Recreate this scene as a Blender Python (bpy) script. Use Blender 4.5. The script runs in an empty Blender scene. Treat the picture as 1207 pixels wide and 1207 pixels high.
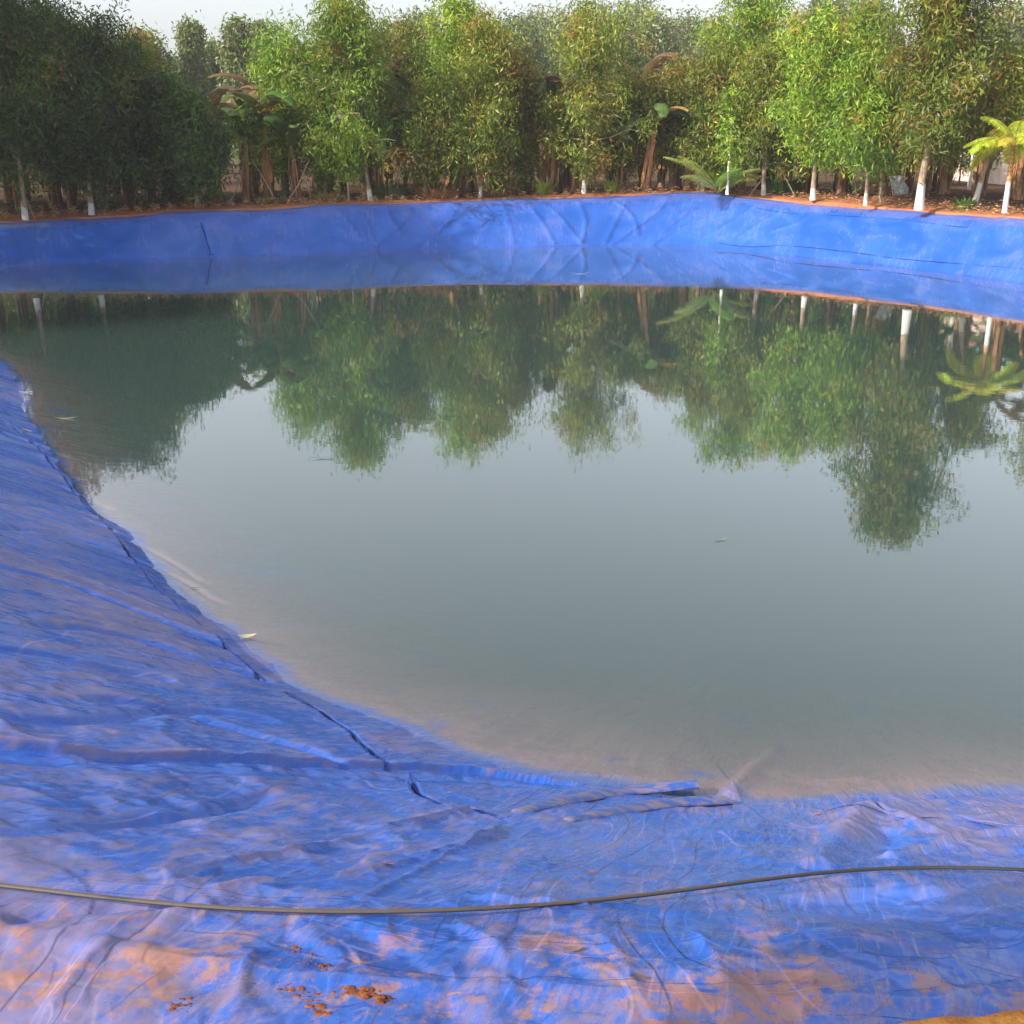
import bpy, math, random
import numpy as np
from mathutils import Vector
from mathutils.bvhtree import BVHTree
RND = random.Random(7)
sc = bpy.context.scene
COL = sc.collection
R_ = math.radians

# ------------------------------------------------------------ camera maths
CAM_H = 2.7; FPX = 1300.0; PITCH = math.atan((603.5 - 170) / FPX)
def zcam(y, z): return y * math.cos(PITCH) + (CAM_H - z) * math.sin(PITCH)
def xat(px, y, z=1.15): return (px - 603.5) / FPX * zcam(y, z)
def zat(py, y): return CAM_H + y * math.tan(math.atan((603.5 - py) / FPX) - PITCH)
def ray(px, py):
    a = (px - 603.5) / FPX; b = (603.5 - py) / FPX
    return Vector((a, math.cos(PITCH) + b * math.sin(PITCH), b * math.cos(PITCH) - math.sin(PITCH))).normalized()

# ------------------------------------------------------------ helpers
def tag(o, label=None, cat=None, group=None, kind=None):
    if label: o['label'] = label
    if cat: o['category'] = cat
    if group: o['group'] = group
    if kind: o['kind'] = kind
    return o
def link(o, parent=None):
    COL.objects.link(o)
    if parent: o.parent = parent
    return o
def empty(name, loc, rz=0):
    o = bpy.data.objects.new(name, None); o.empty_display_size = .2
    COL.objects.link(o); o.location = loc; o.rotation_euler = (0, 0, rz); return o
def copy_tree(o, parent=None):
    c = o.copy(); COL.objects.link(c)
    if parent: c.parent = parent
    for ch in [k for k in bpy.data.objects if k.parent == o]: copy_tree(ch, c)
    return c
KIDS = {}
def mesh_np(name, V, F, mat=None, tint=None, uv=None, smooth=False, attrs=None, mats=None, midx=None):
    V = np.asarray(V, np.float32); F = np.asarray(F, np.int32); k = F.shape[1]
    me = bpy.data.meshes.new(name)
    me.vertices.add(len(V)); me.vertices.foreach_set('co', V.ravel())
    me.loops.add(F.size); me.loops.foreach_set('vertex_index', F.ravel())
    me.polygons.add(len(F)); me.polygons.foreach_set('loop_start', np.arange(0, F.size, k, dtype=np.int32))
    if smooth: me.polygons.foreach_set('use_smooth', np.ones(len(F), bool))
    me.update(calc_edges=True)
    if uv is not None:
        l = me.uv_layers.new(name='UVMap'); l.data.foreach_set('uv', np.asarray(uv, np.float32)[F.ravel()].ravel())
    if tint is not None:
        a = me.color_attributes.new('tint', 'FLOAT_COLOR', 'POINT')
        c = np.ones((len(V), 4), np.float32); c[:, :3] = tint; a.data.foreach_set('color', c.ravel())
    for n, d in (attrs or {}).items():
        a = me.attributes.new(n, 'FLOAT', 'POINT'); a.data.foreach_set('value', np.asarray(d, np.float32))
    if mats:
        for m in mats: me.materials.append(m)
        if midx is not None: me.polygons.foreach_set('material_index', np.asarray(midx, np.int32))
    elif mat: me.materials.append(mat)
    return me
class MB:
    """collects quads for one mesh"""
    def __init__(s): s.V = []; s.F = []
    def tube(s, pts, rad, n=8, cap=True, sq=1.0):
        pts = [Vector(p) for p in pts]; b0 = len(s.V); up = Vector((0, 0, 1)); prev = None
        for i, p in enumerate(pts):
            d = (pts[min(i + 1, len(pts) - 1)] - pts[max(i - 1, 0)]).normalized()
            if prev is None:
                a = d.cross(up)
                if a.length < .05: a = d.cross(Vector((1, 0, 0)))
                a.normalize()
            else: a = (prev - d * prev.dot(d)).normalized()
            prev = a; b = d.cross(a)
            r = rad[i] if hasattr(rad, '__len__') else rad
            for k in range(n):
                t = 2 * math.pi * k / n
                s.V.append(p + a * (r * math.cos(t)) + b * (r * sq * math.sin(t)))
        for i in range(len(pts) - 1):
            for k in range(n):
                k2 = (k + 1) % n
                s.F.append((b0 + i * n + k, b0 + i * n + k2, b0 + (i + 1) * n + k2, b0 + (i + 1) * n + k))
        if cap:
            for e, o in ((0, b0), (len(pts) - 1, b0 + (len(pts) - 1) * n)):
                c = len(s.V); s.V.append(pts[e])
                for k in range(n): s.F.append((c, o + k, o + (k + 1) % n, c))
        return s
    def box(s, x0, x1, y0, y1, z0, z1):
        b = len(s.V)
        for z in (z0, z1):
            for x, y in ((x0, y0), (x1, y0), (x1, y1), (x0, y1)): s.V.append(Vector((x, y, z)))
        for f in ((3, 2, 1, 0), (4, 5, 6, 7), (0, 1, 5, 4), (1, 2, 6, 5), (2, 3, 7, 6), (3, 0, 4, 7)): s.F.append(tuple(b + i for i in f))
        return s
    def mesh(s, name, mat, smooth=True):
        me = bpy.data.meshes.new(name)
        fs = [tuple(dict.fromkeys(f)) for f in s.F]
        me.from_pydata([tuple(v) for v in s.V], [], fs); me.materials.append(mat)
        if smooth: me.polygons.foreach_set('use_smooth', [True] * len(me.polygons))
        me.update(); return me
    def build(s, name, mat, parent=None, smooth=True):
        return link(bpy.data.objects.new(name, s.mesh(name, mat, smooth)), parent)
def crv(C, n, closed=True):
    """Catmull-Rom through control rows"""
    C = np.asarray(C, float); N = len(C); t = np.linspace(0, N if closed else N - 1, n, endpoint=not closed)
    i = np.floor(t).astype(int); f = (t - i)[:, None]
    if closed: g = lambda k: C[(i + k) % N]
    else: g = lambda k: C[np.clip(i + k, 0, N - 1)]
    a, b, c, d = g(-1), g(0), g(1), g(2)
    return .5 * (2 * b + (c - a) * f + (2 * a - 5 * b + 4 * c - d) * f ** 2 + (3 * b - a - 3 * c + d) * f ** 3)
def vnoise(x, y, seed=0):
    xi = np.floor(x).astype(np.int64); yi = np.floor(y).astype(np.int64); fx = x - xi; fy = y - yi
    fx = fx * fx * (3 - 2 * fx); fy = fy * fy * (3 - 2 * fy)
    def h(a, b):
        n = (a * 374761393 + b * 668265263 + seed * 1442695041) & 0x7fffffff
        n = ((n ^ (n >> 13)) * 1274126177) & 0x7fffffff
        return ((n ^ (n >> 16)) & 0xffff) / 65535.0
    return (h(xi, yi) * (1 - fx) + h(xi + 1, yi) * fx) * (1 - fy) + (h(xi, yi + 1) * (1 - fx) + h(xi + 1, yi + 1) * fx) * fy
def fbm(x, y, seed=0, o=4):
    s = 0; a = .5; t = 0
    for k in range(o): s = s + a * vnoise(x * 2 ** k, y * 2 ** k, seed + k); t += a; a *= .5
    return s / t
def ridged(x, y, seed=0, o=3):
    s = 0; a = .5; t = 0
    for k in range(o): s = s + a * (1 - np.abs(2 * vnoise(x * 2 ** k, y * 2 ** k, seed + k) - 1)); t += a; a *= .5
    return s / t
def sstep(a, b, x):
    t = np.clip((x - a) / (b - a), 0, 1); return t * t * (3 - 2 * t)

# ------------------------------------------------------------ node helpers
class NT:
    def __init__(s, name):
        s.m = bpy.data.materials.new(name); s.m.use_nodes = True; s.t = s.m.node_tree; s.t.nodes.clear()
        s.out = s.n('ShaderNodeOutputMaterial')
    def n(s, ty, **kw):
        x = s.t.nodes.new(ty)
        for k, v in kw.items(): setattr(x, k, v)
        return x
    def put(s, sock, v):
        if isinstance(v, bpy.types.NodeSocket): s.t.links.new(v, sock)
        elif v is not None:
            if isinstance(v, tuple) and len(v) == 3 and sock.type == 'RGBA': v = v + (1,)
            sock.default_value = v
    def noise(s, vec, scale, detail=4, rough=.55, dist=0):
        x = s.n('ShaderNodeTexNoise'); s.put(x.inputs['Vector'], vec); s.put(x.inputs['Scale'], scale)
        s.put(x.inputs['Detail'], detail); s.put(x.inputs['Roughness'], rough); s.put(x.inputs['Distortion'], dist); return x.outputs[0]
    def ramp(s, f, a, b, ca=0.0, cb=1.0):
        x = s.n('ShaderNodeMapRange'); x.interpolation_type = 'SMOOTHSTEP'
        for i, v in enumerate((f, a, b, ca, cb)): s.put(x.inputs[i], v)
        return x.outputs[0]
    def mix(s, f, a, b):
        x = s.n('ShaderNodeMix', data_type='RGBA'); s.put(x.inputs[0], f); s.put(x.inputs[6], a); s.put(x.inputs[7], b); return x.outputs[2]
    def math(s, op, a, b=None, c=None, clamp=False):
        x = s.n('ShaderNodeMath', operation=op, use_clamp=clamp); s.put(x.inputs[0], a); s.put(x.inputs[1], b)
        if c is not None: s.put(x.inputs[2], c)
        return x.outputs[0]
    def mapping(s, vec, scale=(1, 1, 1), rot=(0, 0, 0)):
        x = s.n('ShaderNodeMapping'); s.put(x.inputs[0], vec); x.inputs['Scale'].default_value = scale; x.inputs['Rotation'].default_value = rot; return x.outputs[0]
    def attr(s, name, sock='Fac'): return s.n('ShaderNodeAttribute', attribute_name=name).outputs[sock]
    def bsdf(s, color, rough=.6, spec=.5, normal=None, **kw):
        x = s.n('ShaderNodeBsdfPrincipled'); s.put(x.inputs['Base Color'], color); s.put(x.inputs['Roughness'], rough)
        s.put(x.inputs['Specular IOR Level'], spec); s.put(x.inputs['Normal'], normal)
        for k, v in kw.items(): s.put(x.inputs[k], v)
        return x.outputs[0]
    def bump(s, h, strength=.3, dist=.01, normal=None):
        x = s.n('ShaderNodeBump'); s.put(x.inputs['Height'], h); s.put(x.inputs['Strength'], strength); s.put(x.inputs['Distance'], dist); s.put(x.inputs['Normal'], normal); return x.outputs[0]
    def done(s, surf=None, vol=None):
        if surf: s.put(s.out.inputs['Surface'], surf)
        if vol: s.put(s.out.inputs['Volume'], vol)
        return s.m
    @property
    def obj(s): return s.n('ShaderNodeTexCoord').outputs['Object']
    @property
    def uvo(s): return s.n('ShaderNodeTexCoord').outputs['UV']
    @property
    def pos(s): return s.n('ShaderNodeNewGeometry').outputs['Position']

def leaf_mat(name, trans=.35, tone=(1, 1, 1), rough=.45, spec=.35):
    t = NT(name)
    inf = t.n('ShaderNodeObjectInfo')
    c = t.attr('tint', 'Color')
    v = t.ramp(inf.outputs['Random'], 0, 1, .95, 1.3)
    hsv = t.n('ShaderNodeHueSaturation'); t.put(hsv.inputs['Color'], c); t.put(hsv.inputs['Value'], v)
    c2 = t.n('ShaderNodeMix', data_type='RGBA', blend_type='MULTIPLY'); t.put(c2.inputs[0], 1.0); t.put(c2.inputs[6], hsv.outputs[0]); t.put(c2.inputs[7], tone)
    col = c2.outputs[2]
    a = t.bsdf(col, rough, spec)
    tr = t.n('ShaderNodeBsdfTranslucent'); t.put(tr.inputs[0], col)
    m = t.n('ShaderNodeMixShader'); t.put(m.inputs[0], trans); t.put(m.inputs[1], a); t.put(m.inputs[2], tr.outputs[0])
    return t.done(m.outputs[0])
def plain_mat(name, c1, c2, scale=6, rough=.8, bump=.4, dist=.01, spec=.3, stretch=(1, 1, 1), lo=.35, hi=.65):
    t = NT(name); v = t.mapping(t.obj, stretch); n = t.noise(v, scale, 6, .6)
    c = t.mix(t.ramp(n, lo, hi), c1, c2); return t.done(t.bsdf(c, rough, spec, t.bump(t.noise(v, scale * 3, 5, .6), bump, dist)))
def bark_mat(name, c1, c2, white=None):
    t = NT(name); o = t.obj; v = t.mapping(o, (1, 1, .25)); n = t.noise(v, 22, 5, .65)
    c = t.mix(t.ramp(n, .3, .7), c1, c2)
    if white:
        z = t.n('ShaderNodeSeparateXYZ'); t.put(z.inputs[0], o)
        e = t.math('ADD', z.outputs[2], t.math('MULTIPLY', t.noise(o, 9, 3), .12))
        w = t.ramp(e, white + .04, white + .07, 1, 0)
        w = t.math('MULTIPLY', w, t.ramp(t.noise(o, 30, 4, .7), .28, .42))
        c = t.mix(w, c, (.47, .46, .44))
    return t.done(t.bsdf(c, .85, .2, t.bump(n, .6, .012)))

M = {}
M['leaf'] = leaf_mat('narrow_leaf', .34)
M['leaf_far'] = leaf_mat('far_leaf', .3)
M['banana'] = leaf_mat('banana_leaf', .4, rough=.35, spec=.5)
M['palm'] = leaf_mat('palm_leaflet', .45, rough=.4)
M['dry'] = plain_mat('dry_sheath', (.30, .13, .05), (.48, .26, .12), 9, .85, .5, .01, .15, (1, 1, .3))
M['bark'] = bark_mat('bark', (.16, .11, .075), (.36, .27, .19))
M['bark_w'] = bark_mat('bark_limewashed', (.17, .12, .08), (.38, .29, .2), .30)
M['bark_wh'] = bark_mat('bark_limewashed_high', (.17, .12, .08), (.38, .29, .2), .62)
M['bark_d'] = bark_mat('dark_bark', (.06, .042, .03), (.15, .10, .07))
M['pstem'] = plain_mat('banana_stem', (.10, .06, .035), (.30, .17, .09), 7, .75, .5, .01, .25, (1, 1, .3))
M['stick'] = plain_mat('bamboo_stick', (.22, .17, .12), (.36, .3, .22), 12, .8, .3)
M['stone'] = plain_mat('grey_stone', (.20, .22, .23), (.38, .40, .41), 14, .85, .6, .01)
M['wall'] = plain_mat('cream_plaster', (.68, .50, .42), (.80, .66, .58), 3, .9, .2)
M['roof'] = plain_mat('roof_sheet', (.34, .17, .13), (.44, .25, .2), 4, .8, .2)
M['dark'] = plain_mat('dark_opening', (.02, .02, .02), (.04, .035, .03), 4, .5, .1)
M['concrete'] = plain_mat('pale_concrete', (.45, .44, .42), (.66, .65, .62), 8, .9, .4)

# ------------------------------------------------------------ pool plan
ST = [((.18,4.33),(-1.0,1.95,1.12)),((.9,4.13),(.2,1.80,1.12)),((1.68,4.13),(1.3,1.80,1.12)),((2.24,4.18),(2.2,1.85,1.12)),
 ((4,4.2),(4.3,1.95,1.12)),((9,4.8),(9.5,2.5,1.12)),((14,6.5),(15.8,4.6,1.12)),((15.5,11),(17.5,11,1.12)),((13,17.5),(14.8,18.5,1.14)),
 ((10.47,22.88),(11.75,24.4,1.15)),((9.09,25.8),(10.1,27.5,1.14)),((7.53,28.2),(8.35,30.1,1.18)),((5.9,30.5),(6.65,32.3,1.27)),
 ((4.7,31.6),(5.3,33.4,1.34)),((2.8,31.8),(3.2,33.1,1.29)),((0,31.35),(-.1,32.6,1.2)),((-2.39,30.8),(-2.5,31.9,1.15)),
 ((-4.56,29.8),(-4.8,30.9,1.12)),((-7.56,28.4),(-7.9,29.5,1.05)),((-9.97,27.4),(-10.4,28.6,.95)),((-12.3,26.6),(-13,27.8,.86)),
 ((-13.9,25),(-15.4,25.6,.9)),((-13.2,22.5),(-15,22,1.0)),((-9.8,18.2),(-11.6,17.2,1.12)),((-6.74,14.39),(-8.6,13.2,1.12)),
 ((-5.49,12.1),(-7.3,11,1.12)),((-4.42,10.24),(-6.2,9.2,1.12)),((-3.5,8.61),(-5.2,7.6,1.12)),((-2.81,7.58),(-4.5,6.5,1.12)),
 ((-2.23,6.67),(-3.9,5.6,1.12)),((-1.7,5.88),(-3.3,4.7,1.12)),((-1.24,5.29),(-2.8,3.9,1.12)),((-.64,4.82),(-2.25,3.0,1.12)),((-.17,4.5),(-1.7,2.35,1.12))]
ST = ST[6:] + ST[:6]
CT = np.array([[w[0], w[1], r[0], r[1], r[2]] for w, r in ST])
dense = crv(CT, 6000)
# stations spaced by distance from the camera
seg = np.hypot(*(np.roll(dense[:, :2], -1, 0) - dense[:, :2]).T)
mid_d = np.minimum(np.hypot(dense[:, 0], dense[:, 1]), np.hypot(dense[:, 2], dense[:, 3]) * 1.0)
step = np.clip(.0030 * mid_d, .008, .065)
off = (dense[:, 0] > .55 * dense[:, 1] + 1.5) & (dense[:, 1] < 22)
step[off] = .2
c = np.concatenate([[0], np.cumsum(np.maximum(seg, np.hypot(*(np.roll(dense[:, 2:4], -1, 0) - dense[:, 2:4]).T)) / step)])
NS = int(c[-1]); pick = np.interp(np.arange(NS) / NS * c[-1], c, np.arange(6001))
ds = np.vstack([dense, dense[:1]]); i0 = np.floor(pick).astype(int); fr = (pick - i0)[:, None]
S = ds[i0] * (1 - fr) + ds[i0 + 1] * fr
sarc = np.interp(pick, np.arange(6001), np.concatenate([[0], np.cumsum(seg)]))
W = np.c_[S[:, :2], np.zeros(NS)]; RM = S[:, 2:5]
outd = RM - W; outd[:, 2] = 0; slopeL = np.linalg.norm(RM - W, axis=1); outd /= np.linalg.norm(outd, axis=1)[:, None]
# profile parameter: -0.45 m outside the rim, 0 rim, 1 waterline, 1.7 under water
U = np.concatenate([np.linspace(-.40, 0, 46)[:-1], np.linspace(0, 1, 240)[:-1], np.linspace(1, 1.25, 45)[:-1], np.linspace(1.25, 2.0, 20)])
NU = len(U)
def surf(Wp, Rp, od, u):
    if u <= 0: return Rp + od * (-u * 1.6) + np.array([0, 0, 1.]) * (u * .05)
    P = Rp + (Wp - Rp) * u
    if u > 1: P[:, 2] *= .62
    return P
P0 = np.stack([surf(W, RM, outd, u) for u in U], 1)          # NS, NU, 3
# rounding of the rim crest
rr = np.exp(-((U[None, :]) / .10) ** 2) * -.05
P0[:, :, 2] += rr
VV = U[None, :] * slopeL[:, None]
SS = np.repeat(sarc[:, None], NU, 1)
# coarse surface for picking feature lines
cs = np.unique(np.concatenate([np.arange(0, NS, 6), [NS - 1]])); cu = np.arange(0, NU, 5)
G = P0[np.ix_(cs, cu)]; a_, b_ = G.shape[:2]
fl = [(i * b_ + j, i * b_ + j + 1, ((i + 1) % a_) * b_ + j + 1, ((i + 1) % a_) * b_ + j) for i in range(a_) for j in range(b_ - 1)]
BV0 = BVHTree.FromPolygons([tuple(v) for v in G.reshape(-1, 3)], fl)
CAMP = Vector((0, 0, CAM_H))
def hit(px, py, bv=None):
    h = (bv or BV0).ray_cast(CAMP, ray(px, py))[0]
    return h
P = P0.reshape(-1, 3).copy()
NRM = np.cross(np.roll(P0, -1, 0) - P0, np.gradient(P0, axis=1)); NRM /= np.linalg.norm(NRM, axis=2)[:, :, None] + 1e-9
NRM[NRM[:, :, 2] < 0] *= -1; NRM = NRM.reshape(-1, 3)
x, y = P[:, 0], P[:, 1]; s = SS.ravel(); v = VV.ravel(); u = np.repeat(U[None, :], NS, 0).ravel()
dist = np.hypot(x, y)
near = sstep(9, 5.5, dist); top = sstep(.25, .0, u); far = sstep(18, 22, dist)
Hh = np.zeros(len(P))
# general wave of the bank and creases that run down the slope
Hh += (fbm(s * .5, v * .5, 3) - .5) * .10 * (1 - .3 * near)
sk = s + v * (.25 + .5 * (vnoise(s * .25, v * 0, 5) - .5))
lef = sstep(6, 3.0, y + x * 1.2 + 0) * 0 + (x < 1.0) * (y < 20)
w1 = ridged(sk * 1.7, v * .35, 11, 3)
frn = sstep(5.5, 3.2, y) * sstep(-3, -1.2, x)
Hh += (1 - .8 * frn) * (w1 ** 2 - .35) * (.022 * lef * (1 - top) + .008)
Hh += (ridged(sk * 6, v * .9, 21, 3) - .5) * (.007 * lef + .002)
Hh += far * (ridged((s + v * 1.3 * (vnoise(s * .4, 0 * v, 8) - .5) * 2) * .55, v * .22, 31, 3) ** 3 - .2) * .03
# crumpled sheet near the camera
wx = x + .25 * (fbm(x * 2, y * 2, 71) - .5); wy = y + .25 * (fbm(x * 2, y * 2, 72) - .5)
fr_ = sstep(5.5, 3.2, y) * sstep(-3, -1.2, x)
Hh += fr_ * (ridged(wx * 1.9, wy * 2.3, 41, 4) ** 3 - .2) * .026
Hh += fr_ * (ridged(wx * 6, wy * 5, 45, 3) ** 3 - .2) * .008
Hh += (fbm(x * 9, y * 9, 51) - .5) * .006 * sstep(9, 4, dist)
clean_shade = np.zeros(len(P))
def feature(pts, w, a, kind='ridge', cl=0, wig=0, bv=None):
    """a crease, pleat or slit pressed into the sheet along a line on it"""
    global Hh, clean_shade
    q = [hit(*p) for p in pts]; q = [np.array(k) for k in q if k is not None]
    if len(q) < 2: return
    q = crv(q, max(8, len(q) * 6), False)
    lo = q.min(0) - 6 * w - .1; hi = q.max(0) + 6 * w + .1
    m = np.where(((P > lo) & (P < hi)).all(1))[0]; X = P[m]
    if wig: X = X + (np.c_[fbm(X[:, 0] * 5, X[:, 1] * 5, 61), fbm(X[:, 0] * 5, X[:, 1] * 5, 62), X[:, 2] * 0 + .5] - .5) * wig
    best = np.full(len(m), 9.); side = np.zeros(len(m)); tt = np.zeros(len(m))
    for k in range(len(q) - 1):
        A, B = q[k], q[k + 1]; AB = B - A; L2 = AB @ AB + 1e-12
        t = np.clip(((X - A) @ AB) / L2, 0, 1); D = X - (A + t[:, None] * AB); d = np.linalg.norm(D, axis=1)
        sd = np.sign(AB[0] * (X[:, 1] - A[1]) - AB[1] * (X[:, 0] - A[0]))
        b = d < best; best[b] = d[b]; side[b] = sd[b]; tt[b] = (k + t[b]) / (len(q) - 1)
    en = sstep(0, .12, tt) * sstep(1, .88, tt)
    var = .55 + .9 * fbm(X[:, 0] * 3, X[:, 1] * 3, 66)
    if kind == 'ridge': h = a * np.exp(-(best / w) ** 2) * en * var
    elif kind == 'sharp': h = a * np.exp(-(best / w)) * en * var
    elif kind == 'step': h = a * np.tanh(side * best / (w * .35)) * np.exp(-(best / (w * 3)) ** 2) * en
    elif kind == 'slit':   # lapped edge: one side stands up, then a narrow gap
        h = ((a * .3 if w < .04 else 0) * (side < 0) * np.exp(-best / (w * 4)) - a * 1.5 * np.exp(-(best / (w * .8)) ** 4)) * en * sstep(.45, .8, var)
    Hh[m] += h
    if cl: clean_shade[m] = np.maximum(clean_shade[m], cl * np.exp(-(best / (w * 1.3)) ** 4) * en)
# near corner and left bank
feature([(-60,882),(60,898),(200,906),(400,912),(560,918),(700,930)], .05, -.018, 'ridge', 1.0)
feature([(-60,870),(60,886),(200,893),(400,898),(560,907),(700,925)], .02, .018, 'step')
for L in ([(0,488),(40,520),(70,552),(100,590),(150,650),(200,705),(238,738)],[(255,752),(285,780),(312,803)],
          [(330,812),(365,832),(400,855),(440,888),(465,903)],[(483,912),(490,932),(520,948),(560,955),(597,965)]):
    feature(L, .016, .03, 'slit', .8, .06)
for L, w, a in (([(180,1045),(350,1005),(470,975),(570,950)],.02,.02),([(230,1062),(400,1035),(500,1010),(600,975)],.012,.016),
                ([(420,1072),(500,1025),(600,968)],.012,.016),([(0,1130),(110,1108),(240,1084),(420,1088)],.02,.016),
                ([(0,1095),(110,1085),(250,1075)],.02,-.02),([(540,1060),(620,1070),(700,1074)],.012,.014)):
    feature(L, w, a, 'sharp')
feature([(1022,952),(1005,975),(978,1003),(955,1025)], .06, .032, 'ridge')
feature([(1050,975),(1045,990),(1030,1005)], .05, -.03, 'ridge')
feature([(1022,952),(1060,965),(1110,985)], .03, .02, 'ridge')
feature([(930,953),(975,955),(1012,949),(1040,960),(1065,966),(1100,964),(1150,972),(1215,984)], .012, .02, 'slit', .4, .03)
feature([(1040,1014),(1080,1006),(1150,990),(1230,985)], .03, .02, 'ridge')
feature([(990,1050),(1080,1075),(1160,1110),(1240,1150)], .19, -.035, 'ridge', .95)  # hollow kept free of silt and mud, deepening its shadow through colour
for L in ([(525,1092),(560,1115),(600,1150),(660,1185)],[(525,1180),(570,1215)],[(335,1108),(370,1125),(400,1145)],[(400,1085),(440,1110),(475,1130)]):
    feature(L, .03, .006, 'step', .3, .03)
for L in ([(560,1110),(600,1150),(630,1207)],[(820,1100),(850,1150),(860,1207)],[(1090,1130),(1120,1170),(1130,1207)],[(700,1110),(745,1160),(770,1207)],[(980,1120),(960,1160),(945,1207)],[(300,1130),(280,1170),(275,1207)],[(130,1120),(90,1160),(60,1207)],[(1120,1120),(1155,1165),(1170,1200)]):
    feature(L, .014, .012, 'sharp', 0, .05)
feature([(858,944),(880,915),(920,882)], .05, .03)
for L in ([(-30,585),(60,600),(160,640),(250,690)],[(-30,665),(70,690),(190,735),(290,775)],[(30,738),(130,750),(230,778),(330,805)],
          [(-30,760),(110,782),(210,800)],[(-20,840),(90,848),(230,835),(340,850)],[(-20,545),(70,570),(140,600)],[(0,505),(60,528),(110,548)],
          [(-20,620),(80,632),(190,672),(270,715)],[(90,820),(200,835),(340,875),(420,905)],[(-20,1000),(100,975),(240,960),(330,930)]):
    feature(L, .032, -.022, 'ridge', .9, .05)
for L in ([(-30,575),(60,588),(160,628)],[(-30,652),(80,680),(200,724)],[(30,728),(130,740),(240,770)],[(-30,745),(90,770),(180,785)]):
    feature(L, .02, .012, 'sharp', 0, .05)
# far bank
for L in ([(385,243),(410,262),(428,290)],[(418,243),(436,272),(442,296)],[(492,241),(470,268),(450,284),(440,296)],[(432,245),(425,262),(437,297)],
          [(545,240),(520,270),(500,294)],[(560,245),(530,262),(480,296)],[(455,243),(460,258),(475,280)],[(870,231),(835,256),(790,275),(765,292)],
          [(845,230),(815,248),(785,270),(762,292)],[(790,230),(775,250),(740,275),(716,292)],[(740,234),(725,262),(712,290)],[(680,235),(690,262),(684,290)],
          [(640,238),(665,262),(688,291)],[(620,240),(640,265),(655,291)],[(900,238),(870,258),(830,280)],[(930,245),(900,262),(868,282)],
          [(720,235),(745,255),(752,280)],[(590,240),(600,265),(605,290)],[(960,248),(940,262),(905,275)]):
    feature(L, .05, .05, 'sharp')
feature([(237,262),(243,282),(249,302)], .06, -.06, 'sharp', .5)
P += NRM * (Hh * sstep(2.0, 1.6, u) * sstep(-.42, -.2, u))[:, None]
# the sheet dives under the soil at its outer edge
P = P.reshape(NS, NU, 3)
idx = np.arange(NS * NU).reshape(NS, NU); nx = np.roll(idx, -1, 0)
F = np.stack([idx[:, :-1], nx[:, :-1], nx[:, 1:], idx[:, 1:]], -1).reshape(-1, 4)
# pool bottom: rings to the middle
cen = np.array([1.5, 17., -1.15]); lastr = P[:, -1]; Vs = [P.reshape(-1, 3)]; base = NS * NU; prev = idx[:, -1]; Fs = [F]
for k, f in enumerate((.12, .3, .6, .97)):
    rg = lastr * (1 - f) + cen * f; rg[:, 2] = lastr[:, 2] * (1 - min(1, f * 3)) + -1.15 * min(1, f * 3)
    Vs.append(rg); cur = base + k * NS + np.arange(NS)
    Fs.append(np.stack([prev, np.roll(prev, -1), np.roll(cur, -1), cur], -1)); prev = cur
VA = np.vstack(Vs); FA = np.vstack(Fs); ex = len(VA) - NS * NU
pad = lambda a, val=0: np.concatenate([a, np.full(ex, val)])
mud = sstep(2.35, 1.9, y) * (dist < 6)
film = sstep(.95, .45, fbm(sk * 1.3, v * .5, 91) + .25 * near) 
uvs = np.vstack([np.c_[s, v], np.zeros((ex, 2))])

t = NT('blue_liner')
uvn = t.uvo; pos = t.pos
streak = t.noise(t.mapping(uvn, (5, 1.1, 1)), 1.6, 7, .68, .6)
patch = t.noise(uvn, .9, 4, .6, .8)
fine = t.noise(t.mapping(uvn, (26, 5, 1)), 1.5, 5, .7)
blot = t.noise(pos, 4.5, 6, .62, .5)
blot2 = t.noise(pos, 17, 4, .6)
nearm_0 = t.attr('nearm'); cl = t.attr('clean_shade'); mu = t.attr('mud'); hg = t.attr('hgt'); fa = t.attr('far')
blue = t.mix(t.ramp(patch, .3, .7), (.018, .085, .38), (.034, .125, .52))
m = t.math('ADD', t.math('MULTIPLY', streak, .7), t.math('MULTIPLY', patch, .45))
m = t.math('ADD', m, t.math('MULTIPLY', hg, t.ramp(fa, 0, 1, 3.0, 1.2)))
m = t.math('ADD', m, t.math('MULTIPLY', t.math('SUBTRACT', fine, .5), t.ramp(fa, 0, 1, .6, .15)))
m = t.math('ADD', m, t.math('MULTIPLY', fa, -.05))
m = t.math('SUBTRACT', m, t.math('MULTIPLY', nearm_0, .08))
m = t.math('ADD', m, t.math('MULTIPLY', t.attr('rimd'), t.ramp(fa, 0, 1, .10, .30)))
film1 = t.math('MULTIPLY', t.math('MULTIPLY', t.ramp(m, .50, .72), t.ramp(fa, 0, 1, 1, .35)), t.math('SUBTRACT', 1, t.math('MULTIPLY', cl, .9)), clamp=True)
silt = t.mix(t.ramp(blot, .35, .65), (.235, .16, .20), (.155, .135, .225))
col = t.mix(t.math('MULTIPLY', film1, .72), blue, silt)
mudm = t.math('ADD', t.math('ADD', t.math('MULTIPLY', blot, .55), t.math('MULTIPLY', blot2, .33)), t.math('MULTIPLY', t.noise(pos, 60, 4, .65), .17))
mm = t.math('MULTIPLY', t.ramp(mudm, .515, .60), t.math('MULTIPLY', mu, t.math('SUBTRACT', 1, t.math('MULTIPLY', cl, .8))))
mcol = t.mix(t.ramp(blot2, .35, .7), (.38, .135, .045), (.27, .15, .11))
col = t.mix(t.math('MULTIPLY', mm, .85), col, mcol)
clot = t.math('MULTIPLY', t.ramp(t.noise(pos, 7, 5, .7), .66, .72), mu)
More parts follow.
